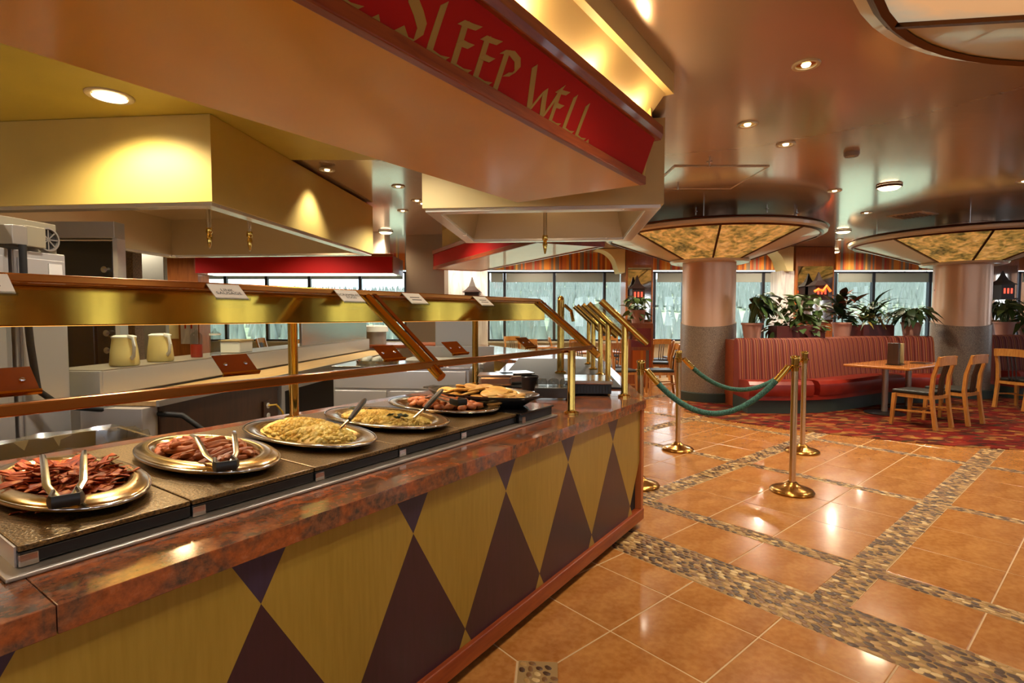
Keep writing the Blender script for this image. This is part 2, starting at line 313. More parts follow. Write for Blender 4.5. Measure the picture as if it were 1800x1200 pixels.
def lamp(name, loc, power, color=(1, .84, .62), kind='SPOT', size=.08, ang=110, blend=.8, parent=None, rot=(0, 0, 0)):
    l = bpy.data.lights.new(name, kind); l.energy = power; l.color = color
    if kind == 'SPOT': l.spot_size = R(ang); l.spot_blend = blend; l.shadow_soft_size = size
    elif kind == 'POINT': l.shadow_soft_size = size
    o = bpy.data.objects.new(name, l); COL.objects.link(o); o.location = loc; o.rotation_euler = rot
    if parent is not None: o.parent = parent
    return o
def clip(poly, f):
    """keep the part of a polygon where f(point) >= 0"""
    out = []
    for i, a in enumerate(poly):
        b = poly[(i + 1) % len(poly)]; fa, fb = f(a), f(b)
        if fa >= 0: out.append(a)
        if (fa >= 0) != (fb >= 0):
            t = fa / (fa - fb); out.append((a[0] + (b[0] - a[0]) * t, a[1] + (b[1] - a[1]) * t))
    return out
def inside(pt, poly):
    x, y = pt[0], pt[1]; c = False
    for i in range(len(poly)):
        (x1, y1), (x2, y2) = poly[i], poly[i - 1]
        if (y1 > y) != (y2 > y) and x < (x2 - x1) * (y - y1) / (y2 - y1) + x1: c = not c
    return c

# ================================================================== the setting
# ---- floor
CARPET = [(2.62, 8.15), (2.72, 7.8), (3.0, 7.35), (3.5, 6.83), (4.12, 6.4), (4.6, 6.1), (5.04, 5.88), (5.6, 5.74), (6.4, 5.6), (8.5, 5.3), (13.8, 4.8), (13.8, 12.2), (4.1, 12.2), (3.3, 9.9)]
fl = struct(MB().box(-9, 14, -5, 14.4, -.2, -.0022).build('floor', MT['grout'], None, False))
cp = MB().prism(CARPET, -.004, .006).build('carpet', MT['carpet'], None, False)
tag(cp, 'red patterned carpet with gold and olive flecks under the booth tables', 'carpet')
A_BANDS = [(2.64, 2.98), (3.44, 3.57), (5.10, 5.21), (6.75, 6.87)]
B_BANDS = [(.885 + 1.54 * k, 1.055 + 1.54 * k) for k in range(-3, 6)]
def floor_free(v):
    s, p = CF.l(v)
    if s < .02 and p > .12: return False
    s, p = WF.l(v)
    if s > -.2 and s < 3.4 and p > .12: return False
    s, p = TF.l(v)
    if s > -.2 and p > .1: return False
    return not inside(v, CARPET)
def visible(v, mrg=60):
    x, y = px(v[0], v[1], 0)
    return v[1] > .8 and -mrg < x < 1800 + mrg and 500 < y < 1200 + mrg
rows = []
u = 2.64; lo = [2.393 - .469 * k for k in range(7)]
prev = 2.64
for q in lo: rows.append((q, prev, 0)); prev = q
def sub(a, b, n): return [(a + (b - a) * i / n, a + (b - a) * (i + 1) / n, 1) for i in range(n)]
rows += [(2.98, 3.44, 1)] + sub(3.57, 5.10, 3) + sub(5.21, 6.75, 3) + sub(6.87, 6.87 + .51 * 9, 9)
tiles = []
CAB = (1.463, 1.536)
for (u0, u1, k) in rows:
    if k == 0: cols = [(1.066 + .469 * j, 1.066 + .469 * (j + 1)) for j in range(-7, 8)]
    else: cols = [(a1 + (b0 - a1) * i / 3, a1 + (b0 - a1) * (i + 1) / 3) for (a0, a1), (b0, b1) in zip(B_BANDS, B_BANDS[1:]) for i in range(3)]
    for v0, v1 in cols:
        c = FF.w((u0 + u1) / 2, (v0 + v1) / 2)
        pts = [FF.w(a, b) for a in (u0, u1) for b in (v0, v1)]
        if -.5 < c.y < 11.5 and c.x < 6.5 and c.x > -1.5 and any(floor_free(p_) for p_ in pts): tiles.append((0 if any(visible(p_, 20) for p_ in pts) else 1, c.length, u0, u1, v0, v1))
tiles.sort(); spare = MB()
cache = {}
for num, (_, _, u0, u1, v0, v1) in enumerate(tiles):
    if num >= 295:
        q = .0034; spare.prism([tuple(FF.w(a, b)[:2]) for a, b in ((u0 + q, v0 + q), (u1 - q, v0 + q), (u1 - q, v1 - q), (u0 + q, v1 - q))], -.008, 0); continue
    key = (round(u1 - u0, 3), round(v1 - v0, 3)); g = .0034
    cut = [i for i, (a, b) in enumerate(((u0, v0), (u1, v0), (u1, v1), (u0, v1))) if abs(a - CAB[0]) < .02 and abs(b - CAB[1]) < .02]
    key += (cut[0] if cut else -1,)
    if key not in cache:
        hx, hy = key[0] / 2 - g, key[1] / 2 - g; poly = [(-hx, -hy), (hx, -hy), (hx, hy), (-hx, hy)]
        if cut:
            i = cut[0]; q = poly[i]; sx, sy = (1 if q[0] < 0 else -1), (1 if q[1] < 0 else -1); cc = .115
            a, b = (q[0] + sx * cc, q[1]), (q[0], q[1] + sy * cc); poly[i:i + 1] = ([b, a] if i in (0, 2) else [a, b])
        mb = MB(); n = len(poly); e = .003
        mb.add([(x, y, -.008) for x, y in poly] + [(x, y, -.002) for x, y in poly] + [(x - math.copysign(e, x), y - math.copysign(e, y), 0) for x, y in poly],
               [tuple(range(2 * n, 3 * n))] + [(r * n + i, r * n + (i + 1) % n, (r + 1) * n + (i + 1) % n, (r + 1) * n + i) for r in (0, 1) for i in range(n)])
        o = mb.build('tile', MT['tile'], fl, True, angle=20); cache[key] = o
    else:
        o = bpy.data.objects.new('tile', cache[key].data); COL.objects.link(o); o.parent = fl
    place(o, FF.w((u0 + u1) / 2, (v0 + v1) / 2), FF.rz)
if spare.v: spare.build('tiles', MT['tile'], fl, False)['kind'] = 'stuff'
# ---- pebble bands: bed strips and stones
bed = MB()
for a, b in A_BANDS: bed.prism([tuple(FF.w(s, p)[:2]) for s, p in ((a, -5), (b, -5), (b, 8), (a, 8))], -.006, -.0012)
for a, b in B_BANDS: bed.prism([tuple(FF.w(s, p)[:2]) for s, p in ((2.98, a), (10, a), (10, b), (2.98, b))], -.006, -.0014)
cabp = [(CAB[0] + .115, CAB[1]), (CAB[0], CAB[1] + .115), (CAB[0] - .115, CAB[1]), (CAB[0], CAB[1] - .115)]
bed.prism([tuple(FF.w(s, p)[:2]) for s, p in cabp], -.006, -.001)
bo = bed.build('mosaic_bed', MT['bandgrout'], fl, False)
def stone_mesh(seed):
    rr = random.Random(seed); n = 7; out = []; top = []
    for k in range(n):
        t = 2 * math.pi * k / n; r = 1 + rr.uniform(-.16, .12); out.append((r * math.cos(t), r * math.sin(t)))
    vs = [(x, y, -.5) for x, y in out] + [(x * .96, y * .96, .55) for x, y in out] + [(x * .62, y * .62, 1) for x, y in out]
    fs = [(r * n + i, r * n + (i + 1) % n, (r + 1) * n + (i + 1) % n, (r + 1) * n + i) for r in (0, 1) for i in range(n)] + [tuple(range(2 * n, 3 * n))]
    return vs, fs
STONES = [stone_mesh(i) for i in range(6)]
stones = []
rp = random.Random(3)
def band_stones(u0, u1, v0, v1, du, dv):
    nu = max(1, round((u1 - u0) / du)); du = (u1 - u0) / nu; nv = max(1, round((v1 - v0) / dv)); dv = (v1 - v0) / nv
    for i in range(nu):
        for j in range(nv):
            uu = u0 + (i + .5) * du + rp.uniform(-.15, .15) * du; vv = v0 + (j + .5 + (.5 if i % 2 else 0)) * dv + rp.uniform(-.2, .2) * dv
            vv = min(vv, v1 - .3 * dv)
            w = FF.w(uu, vv)
            if -.5 < w.y < 11 and w.x < 6.2 and floor_free(w): stones.append(((0 if visible(w, 0) else 100) + w.length, uu, vv, du * rp.uniform(.44, .56), dv * rp.uniform(.42, .58), rp.uniform(-.35, .35), rp.randrange(6), rp.choices(range(4), (4, 4, 3, 1.4))[0]))
for a, b in A_BANDS: band_stones(a, b, -4, 7, .0285, .047)
for a, b in B_BANDS:
    for lo_, hi_ in ((2.98, 3.44), (3.57, 5.10), (5.21, 6.75), (6.87, 9.8)): band_stones(lo_, hi_, a, b, .03, .045)
for i in range(-4, 5):
    for j in range(-3, 4):
        uu, vv = CAB[0] + i * .03, CAB[1] + j * .042 + (i % 2) * .02
        if abs(uu - CAB[0]) + abs(vv - CAB[1]) < .1: stones.append((.1, uu, vv, .0125, .018, rp.uniform(-.6, .6), rp.randrange(6), rp.choices(range(4), (3, 3, 2, 2))[0]))
stones.sort(); smesh = {}
rest = MB()
for idx, (_, uu, vv, a, b, rot, sh, colr) in enumerate(stones):
    w = FF.w(uu, vv); ang = FF.rz + rot
    if idx < 298:
        if (sh, colr) not in smesh:
            mb = MB(); mb.add(*STONES[sh]); o = mb.build('pebble', MT['peb%d' % colr], fl, True, angle=60); smesh[(sh, colr)] = o
        else: o = bpy.data.objects.new('pebble', smesh[(sh, colr)].data); COL.objects.link(o); o.parent = fl
        place(o, (w.x, w.y, -.002), ang); o.scale = (a, b, .0042)
    else:
        ca, sa = math.cos(ang), math.sin(ang); rest.cur = colr
        rest.add([(w.x + ca * x * a - sa * y * b, w.y + sa * x * a + ca * y * b, -.002 + z * .0042) for x, y, z in STONES[sh][0]], STONES[sh][1])
ro = rest.build('pebbles', [MT['peb%d' % k] for k in range(4)], fl, True, angle=60); ro['kind'] = 'stuff'
# ---- ceiling and walls
struct(MB().box(-9, 14, -5, 14.4, CEIL, CEIL + .25).build('ceiling', MT['ceiling'], None, False))
e1 = CF.w(.1, .7); e0 = CF.w(-6.2, .7)
kc = [(-7.6, -3), (e0.x, e0.y), (e1.x, e1.y), (e1.x, 5.62), (-7.6, 5.62)]
kc = clip(kc, lambda q: q[1] + 3.0)
ck = struct(MB().prism(kc, CEIL - .03, CEIL - .001).build('ceiling_kitchen', MT['yceil'], None, False))
struct(MB().box(-9.2, -9, -5, 14.4, -.2, CEIL).build('wall_left', MT['yellow'], None, False))
rw = MB(); rw.box(-9, 14, -5.2, -5, -.2, .8); rw.box(-9, 14, -5.2, -5, 2.64, CEIL)
for k in range(9): rw.box(-9 + 2.84 * k, -7.5 + 2.84 * k, -5.2, -5, .8, 2.64); rw.box(-6.9 + 2.84 * k, -6.75 + 2.84 * k, -5.2, -5, .8, 2.64)  # openings left in the unseen rear wall, added to let sky fill in
struct(rw.build('wall_rear', MT['pillar'], None, False))
struct(MB().box(-9, -5.6, 8.0, 8.2, 0, CEIL).build('wall_kitchen', MT['brownwall'], None, False))
# far wall: sill wall, header, striped valance, pillars, windows
WY = 14.3
struct(MB().box(-9, 14, WY, WY + .25, 0, .74).build('wall_far', MT['sill'], None, False))
struct(MB().box(-9, 14, WY - .02, WY + .25, 2.66, CEIL).build('trim_1', MT['pillar'], None, False))
def valance(x0, x1, lab):
    o = MB().box(0, x1 - x0, -.05, 0, 0, CEIL - 2.66).build('valance', MT['valance'], None, False)
    place(o, (x0, WY - .03, 2.66)); tag(o, lab, 'valance')
wins = []   # (x0, x1) in metres on the far wall
def wx(xp): return (xp - 900) / F_PX * WY
def window(idx, a, b, muls, blind=.24, z0=.78, z1=2.62):
    """one window between pixel columns a and b with mullions at the given columns"""
    x0, x1 = wx(a), wx(b); fr_ = MB(); fw = .07
    for x in (x0 + fw / 2, *[wx(q) for q in muls], x1 - fw / 2): fr_.box(x - fw / 2, x + fw / 2, WY - .02, WY + .08, z0, z1)
    fr_.box(x0, x1, WY - .02, WY + .08, z0, z0 + .05); fr_.box(x0, x1, WY - .02, WY + .08, z1 - .04, z1)
    f = struct(fr_.build('window_%d' % idx, MT['frame'], None, False))
    xs = [x0 + fw, *[wx(q) for q in muls], x1 - fw]
    for p0, p1 in zip(xs, xs[1:]):
        MB().box(p0 + .03, p1 - .03, WY + .03, WY + .036, z0 + .05, z1 - .04).build('pane', MT['pane'], f, False)
        MB().box(p0 + .04, p1 - .04, WY + .004, WY + .008, z1 - .04 - blind, z1 - .04).build('roller_blind', MT['blind'], f, False)
    MB().box(x0, x1, WY - .14, WY, z0 - .04, z0).build('window_sill', MT['sill'], f, False)
window(1, 340, 716, (398, 470, 545, 634), .16)
window(2, 856, 1096, (887, 974, 1062))
window(3, 1147, 1392, (1200, 1248, 1340))
window(4, 1464, 1735, (1533, 1632))
window(5, 1786, 1826, ())
window(6, -100, 335, (60, 200), .16)
for a, b, lab in ((340, 716, 'striped orange valance above the windows behind the kitchen'), (856, 1096, 'striped orange valance above the windows beside the white partition'), (1145, 1394, 'striped orange valance over the windows behind the round column'), (1464, 1738, 'striped orange valance over the windows behind the booth')):
    valance(wx(a), wx(b), lab)
# unseen side wall on the right, its window openings put in for daylight fill
sw = MB(); sw.box(14, 14.2, -5, WY, 0, .8); sw.box(14, 14.2, -5, WY, 2.64, CEIL)
for k in range(7): sw.box(14, 14.2, -5 + 3.1 * k, -3.1 + 3.1 * k, .8, 2.64); sw.box(14, 14.2, -2.55 + 3.1 * k, -2.4 + 3.1 * k, .8, 2.64)
struct(sw.build('wall_right', MT['pillar'], None, False))
# pillars with mirror panels
def pillar(a, b, y0, lab, side=None, zm0=1.36, zm1=2.62):
    x0, x1 = (a - 900) / F_PX * y0, (b - 900) / F_PX * y0
    t = thing('pillar', lab, 'pillar', ((x0 + x1) / 2, y0 + .3, 0)); h = (x1 - x0) / 2
    MB().box(-h, h, -.3, .3, 0, CEIL - .002).build('casing', MT['pillar'], t, False, .01)
    MB().box(-h + .05, h - .05, -.32, -.3, zm0, zm1).build('mirror', MT['mirror'], t, False)
    MB().box(-h + .03, h - .03, -.33, -.3, zm0 - .05, zm0).build('ledge', MT['bronze_d'], t, False)
    if side: MB().box(-h - .3, -h, -.25, .3, .75, 2.52).build('side_panel', MT['marble'], t, False)
    return t
pillar(1099, 1147, 13.2, 'orange wood pillar with mirror and pagoda lantern beside far dining chairs')
pillar(1396, 1464, 12.8, 'orange wood pillar with mirror, lit orange behind a pagoda lantern', True)
pillar(1736, 1786, 12.6, 'orange wood pillar with mirror right beside the second round column', True)
# curved beams from pillar tops
for a, yb, lab in ((1092, 13.1, 'cream curved ceiling bracket above the far mirrored pillar'), (1386, 12.7, 'cream curved ceiling bracket above the pillar with orange glow')):
    x = (a - 900) / F_PX * yb; pr = [(0, 2.5), (.14, 2.5), (.14, CEIL - .01), (-.55, CEIL - .01)]
    pr += [(-.55 + .5 * math.sin(t), CEIL - .02 - .5 * (1 - math.cos(t))) for t in [R(10 * k) for k in range(1, 9)]]
    o = MB().prism(pr, 0, .55, 'y').build('ceiling_bracket', MT['cream'], None, True); place(o, (x - .06, yb, 0)); tag(o, lab, 'bracket')
# pagoda lanterns
def lantern(xp, yp_top, Y, lab, sc=1.0):
    top = D(xp, yp_top, Y); t = thing('pagoda_lantern', lab, 'lantern', (top.x, Y, top.z - .62 * sc)); t.scale = (sc,) * 3
    MB().lathe([(.28, .3), (.2, .34), (.1, .42), (.05, .52), (.012, .62)], 4, cap=True).build('roof', MT['lwood'], t, False).rotation_euler = (0, 0, R(45))
    MB().box(-.15, .15, -.15, .15, 0, .3).build('body', MT['lwood'], t, False)
    for k in (-1, 0, 1): MB().box(k * .08 - .02, k * .08 + .02, -.156, -.15, .1, .22).build('light_slot', MT['lantern'], t, False)
    MB().box(-.2, .2, -.2, .2, -.03, 0).build('foot', MT['lwood'], t, False)
lantern(1120, 484, 12.965, 'dark pagoda lantern on the mirrored pillar by the far chairs')
lantern(1439, 478, 12.565, 'dark pagoda lantern on the pillar with orange neon glow')
lantern(1763, 476, 12.365, 'dark pagoda lantern beside the second round column')
lantern(830, 487, 12.08, 'dark red pagoda lantern in front of the white partition', 1.05)
nz = MB(); nz.tube([D(1432 + 7 * k, 512 - (4 if k % 2 else 0) - (6 if k == 3 else 0), 12.31) for k in range(5)], .03, 8)  # orange reflection in the pillar mirror, built as a glowing tube
tag(nz.build('neon_reflection', MT['neon'], None), 'glowing tube standing in for an orange neon reflection below a pagoda lantern', 'neon reflection')
# ---- round columns with flared illuminated ceiling fixtures
def column(cx, cy, rad, lab, rot, panel='amber', disc_lab=''):
    t = thing('round_column', lab, 'column', (cx, cy, .0065))
    tilt = .07
    sp_ = MB(); n = 40
    def zb(k): return 1.33 + tilt * math.sin(2 * math.pi * k / n + .4)
    ring = lambda r, zf: [(r * math.cos(2 * math.pi * k / n), r * math.sin(2 * math.pi * k / n), zf(k)) for k in range(n)]
    qd = [(k, (k + 1) % n, n + (k + 1) % n, n + k) for k in range(n)]
    MB().add(ring(rad + .02, lambda k: .14) + ring(rad + .02, zb) + ring(rad, zb), qd + [tuple(i + n for i in f) for f in qd]).build('speckled_wrap', MT['speckle'], t)
    MB().lathe([(rad, .14), (rad, CEIL - .01)], n).build('shaft', MT['bronze'], t)
    MB().lathe([(rad + .06, 0), (rad + .06, .14), (rad + .02, .15)], n).build('plinth', MT['plinth'], t)
    d = thing('ceiling_fixture', disc_lab, 'light fixture', (cx, cy, 2.36), rot)
    RO, zr, ri, zi = 1.72, .43, rad + .1, .0
    MB().lathe([(RO, zr - .02), (RO + .05, zr), (RO + .06, zr + .04), (RO + .02, zr + .08), (RO - .1, zr + .1)], 64, cap=False).build('rim', MT['ivory'], d)
    MB().lathe([(RO + .05, zr + .055), (RO + .075, zr + .07), (RO + .05, zr + .085)], 64, cap=False).build('dark_band', MT['bronze_d'], d)
    MB().lathe([(RO - .1, zr + .1), (rad + .003, zr + .1)], 64, cap=False).build('top_plate', MT['ivory'], d)
    MB().lathe([(rad + .005, zi + .02), (ri + .02, zi - .02), (ri + .1, zi), (ri + .12, zi + .03), (ri + .02, zi + .05)], 48, cap=False).build('collar', MT['ivory'], d)
    ns = 8; per = 8
    for k in range(ns):
        mb = MB(); vs = []
        for j in range(per + 1):
            a = 2 * math.pi * (k + j / per) / ns
            for r, z in ((ri + .02, zi + .015), (RO - .01, zr - .012)): vs.append((r * math.cos(a), r * math.sin(a), z))
        mb.add(vs, [(2 * j, 2 * j + 1, 2 * j + 3, 2 * j + 2) for j in range(per)])
        am = k % 4 in (0, 1)
        mb.build('mural_panel' if am else 'plain_panel', MT[panel] if am else MT['ivory'], d)
        a = 2 * math.pi * k / ns
        MB().bar(((ri + .02) * math.cos(a), (ri + .02) * math.sin(a), zi + .008), ((RO - .01) * math.cos(a), (RO - .01) * math.sin(a), zr - .02), .03, .02).build('rib', MT['bronze_d'], d, False)
    mb = MB()
    for j in range(65):
        a = 2 * math.pi * j / 64
    MB().lathe([(RO - .06, zr - .035), (RO - .03, zr - .045), (RO, zr - .02)], 64, cap=False).build('edge_bead', MT['bronze_d'], d)
    for k in range(4):
        a = math.pi * (k / 2 + .2); MB().tube([(1.3 * math.cos(a), 1.3 * math.sin(a), zr + .1), (1.3 * math.cos(a), 1.3 * math.sin(a), CEIL - 2.362)], .006, 6).build('hanger_rod', MT['chrome'], d)
    return t
# rotation chosen so that the two lit panels face the room
def face_rot(cx, cy, off): return math.atan2(-cy, -cx) + R(off)
column(3.42, 9.4, .44, 'round bronze and speckled column beside the green velvet rope', face_rot(3.42, 9.4, -40), 'amber', 'flared ceiling fixture with amber mural panels around the column by the ropes')
column(8.12, 9.76, .42, 'round bronze and speckled column at the end of the striped booth', face_rot(8.12, 9.76, -33), 'amber', 'flared ceiling fixture with amber mural panels above the booth end')
column(2.77, 1.18, .42, 'round bronze column rising beside the pebble banded tile floor', face_rot(2.77, 1.18, -75), 'skyp', 'flared ceiling fixture with clouded sky mural panels over the tiled aisle')
# ---- outside: meadow, hill and conifers beyond the windows
def hill(x, y):
    a = x / max(y, 1); sl = .03 + .028 / (1 + math.exp(-(a + .12) * 9)); t = min(1, max(0, (y - 90) / 260)); t = t * t * (3 - 2 * t)
    return -5 + (sl * 360 + 5) * t + 1.5 * math.sin(x * .031 + y * .02) * t
tb = MB(); NX, NY = 60, 30
vs = []; 
for j in range(NY + 1):
    y = 16 + (420 - 16) * (j / NY) ** 1.5
    for i in range(NX + 1):
        x = (-1 + 2 * i / NX) * 1.35 * (y + 60); vs.append((x, y, hill(x, y)))
tb.add(vs, [(j * (NX + 1) + i, j * (NX + 1) + i + 1, (j + 1) * (NX + 1) + i + 1, (j + 1) * (NX + 1) + i) for j in range(NY) for i in range(NX)])
struct(tb.build('ground_hill', MT['meadow'], None, True, angle=180))
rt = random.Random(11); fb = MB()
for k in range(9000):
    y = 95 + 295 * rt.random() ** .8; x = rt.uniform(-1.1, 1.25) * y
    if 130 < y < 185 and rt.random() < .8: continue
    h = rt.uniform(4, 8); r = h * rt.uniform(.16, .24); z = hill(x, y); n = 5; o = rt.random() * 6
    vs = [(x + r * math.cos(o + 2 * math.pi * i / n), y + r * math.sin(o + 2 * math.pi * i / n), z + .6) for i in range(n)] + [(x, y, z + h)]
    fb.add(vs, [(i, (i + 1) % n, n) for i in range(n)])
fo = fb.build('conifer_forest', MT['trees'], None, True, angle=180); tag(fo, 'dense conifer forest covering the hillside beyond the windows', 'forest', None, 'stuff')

# ================================================================== buffet counter
SL = -4.4
ct = thing('buffet_counter', 'buffet counter with yellow and purple diamond front and red granite top', 'counter', CF.w(0, 0), CF.rz)
MB().box(SL, -.02, .06, 1.5, .05, .82).build('core', MT['dark'], ct, False)
DZ0, DZ1 = .125, .82
def diamond_piece(poly, mat):
    poly = clip(poly, lambda q: -.035 - q[0]); poly = clip(poly, lambda q: q[0] - SL)
    if len(poly) < 3: return
    mb = MB(); mb.prism(poly, .03, .06, 'y'); mb.build('diamond', mat, ct, False)
zu, zl, hw, pit_ = .677, .19, .2845, .569; sl_ = hw / (zu - zl); g = .0006
for k in range(0, 8):
    su = -.478 - pit_ * k
    a = (DZ1 - zu) * sl_; diamond_piece([(su, zu + g), (su + a, DZ1), (su - a, DZ1)], MT['dblue'])
    b = hw - (zl - DZ0) * sl_; diamond_piece([(su, zu - g), (su - hw, zl), (su - b, DZ0), (su + b, DZ0), (su + hw, zl)], MT['dpur'])
for k in range(-1, 8):
    sm = -.478 + hw - pit_ * k
    a = hw - (DZ1 - zu) * sl_; diamond_piece([(sm, zl + g), (sm + hw, zu), (sm + a, DZ1), (sm - a, DZ1), (sm - hw, zu)], MT['dyel'])
    b = (zl - DZ0) * sl_; diamond_piece([(sm, zl - g), (sm - b, DZ0), (sm + b, DZ0)], MT['dyel'])
MB().box(-.035, .004, .015, .06, .05, .82).build('corner_post', MT['postwood'], ct, False, .003)
MB().box(SL, .004, .008, .06, .05, .125).build('base_trim', MT['redwood'], ct, False, .004)
MB().box(SL, -.03, .1, .13, 0, .05).build('toe_kick', MT['steel_d'], ct, False)
for a, b in ((SL, -3.1915), (-3.19, -1.6195), (-1.6185, 0)):
    mb = MB(); mb.prism([(a, 0), (b, 0), (b, 1.52), (a, 1.52)], .82, .88); mb.build('granite_slab', MT['granite'], ct, False, .002)
# second wing (mostly hidden behind the corner) and third wing
c2 = thing('buffet_counter', 'granite topped wing of the buffet island with dark inset beyond the corner', 'counter', CF.w(0, 0), WF.rz)
def wingpoly(poly):
    poly = clip(poly, lambda q: CF.l(WF.w(*q))[0] - .004); return clip(poly, lambda q: -.004 - TF.l(WF.w(*q))[0])
MB().prism(wingpoly([(-.9, 0), (3.9, 0), (3.9, 1.2), (-.9, 1.2)]), .82, .88).build('granite_slab', MT['granite'], c2, False, .004)
MB().prism(wingpoly([(-.9, .05), (3.9, .05), (3.9, 1.16), (-.9, 1.16)]), .05, .82).build('core', MT['dyel'], c2, False)
MB().box(.1, 3.36, .11, 1.15, 0, .05).build('toe_kick', MT['steel_d'], c2, False)
MB().box(.5, 3.3, .1, 1.1, .88, .895).build('dark_inset', MT['rubber'], c2, False, .004)
c3 = thing('buffet_counter', 'far wing of the buffet island below the angled red soffit', 'counter', END3, TF.rz)
MB().box(.02, 4.2, 0, 1.1, .82, .88).build('granite_slab', MT['granite'], c3, False, .004)
MB().box(.05, 4.2, .05, 1.05, .05, .82).build('core', MT['dyel'], c3, False)
MB().box(.1, 4.1, .12, 1.0, 0, .05).build('toe_kick', MT['steel_d'], c3, False)
# ---- heated shelves in a row on a steel base tray
tr = MB().box(-3.225, -.88, .19, 1.19, .881, .89).build('steel_base_tray', MT['steel_d'], None, False, .003); place(tr, CF.w(0, 0), CF.rz); tag(tr, 'thin steel base tray lying between the granite and the heated shelves', 'tray')
edges = [-3.195, -2.83, -2.438, -2.056, -1.677, -1.229]
names = ['bacon pan', 'sausage pan', 'scrambled egg platter', 'herbed egg platter', 'potato platter']
for i, (a, b) in enumerate(zip(edges, edges[1:])):
    t = thing('heated_shelf', 'brown heated shelf with black edge holding the %s' % names[i], 'food warmer', CF.w((a + b) / 2, .68, .89), CF.rz, 'heated shelves along the counter')
    h = (b - a) / 2 - .002
    MB().box(-h, h, -.43, .45, .0, .036).build('body', MT['black'], t, False, .004)
    MB().box(-h, h, -.442, -.428, .004, .034).build('front_rail', MT['black'], t, False, .003)
    MB().box(-h, h, -.445, .455, .036, .05).build('top_plate', MT['plate'], t, False, .004)
    MB().box(-h, -h + .035, -.447, -.44, .002, .03).build('bracket', MT['chrome'], t, False, .002)
    if i == 0: MB().box(-h - .004, -h, -.43, .45, 0, .046).build('end_plate', MT['steel'], t, False)
t = thing('heated_shelf', 'black shelf block under the dark oval dish of golden slices', 'food warmer', CF.w(-1.06, .62, .89), CF.rz)
MB().box(-.165, .165, -.4, .4, 0, .045).build('body', MT['black'], t, False, .005)
MB().box(-.17, .17, -.41, .41, .045, .055).build('top_plate', MT['oven'], t, False, .003)
MB().box(-.17, -.14, -.42, -.4, .002, .035).build('bracket', MT['chrome'], t, False)
# ---- pans and platters
ZS = .941
def pan(s, p, a, b, lab, well, mat='pan', cat='pan', name='serving_pan', z=ZS, lip=.0):
    t = thing(name, lab, cat, CF.w(s, p, z), CF.rz)
    if well:
        prof = [(.62, .012), (.66, .014), (.70, .022), (.735, .036), (.76, .042), (.80, .044), (.965, .036), (.99, .03), (1.0, .022), (.985, .018), (.9, .02), (.7, .001), (.0, .001)]
        inn = [(0, .012), (.62, .012)]
    else:
        prof = [(.66, .008), (.74, .012), (.80, .024), (.84, .027), (.965, .03), (.99, .028), (1.0, .022), (.97, .018), (.82, .014), (.72, .001), (0, .001)]
        inn = [(0, .008), (.66, .008)]
    MB().lathe(inn + prof, 56, sx=a, sy=b, cap=False).build('dish', MT[mat], t, True, angle=70)
    MB().lathe([(.985, .0235), (1.004, .024), (1.008, .027), (1.0, .031), (.985, .031)], 56, sx=a, sy=b, cap=False).build('rolled_edge', MT['chrome' if mat == 'pan' else mat], t, True, angle=80)
    return t
PANS = [(-2.99, .645, .172, .36), (-2.595, .645, .182, .36), (-2.185, .645, .182, .375), (-1.765, .64, .2, .375), (-1.325, .665, .215, .36)]
pan(*PANS[0], 'oval steel serving pan with wide rim heaped with bacon', True)
pan(*PANS[1], 'oval steel serving pan with wide rim holding link sausages', True)
pan(*PANS[2], 'oval steel platter piled with plain scrambled eggs', False, name='serving_platter', cat='platter')
pan(*PANS[3], 'oval steel platter of baked eggs with dark green leaves', False, name='serving_platter', cat='platter')
pan(*PANS[4], 'oval steel platter of roasted orange potato chunks', False, name='serving_platter', cat='platter')
d6 = thing('oval_dish', 'dark enamel oval dish heaped with golden slices', 'dish', CF.w(-1.06, .6, .9465), CF.rz)
MB().lathe([(0, .012), (.7, .014), (.86, .045), (.97, .062), (1.0, .066), (1.0, .06), (.9, .035), (.74, .0), (0, .0)], 48, sx=.2, sy=.38, cap=False).build('bowl', MT['darkdish'], d6, True, angle=70)
for sg in (-1, 1): MB().box(-.05, .05, sg * .38 - .015, sg * .38 + .03 * sg + .015, .055, .066).build('handle', MT['darkdish'], d6, False, .006)
rf = random.Random(5)
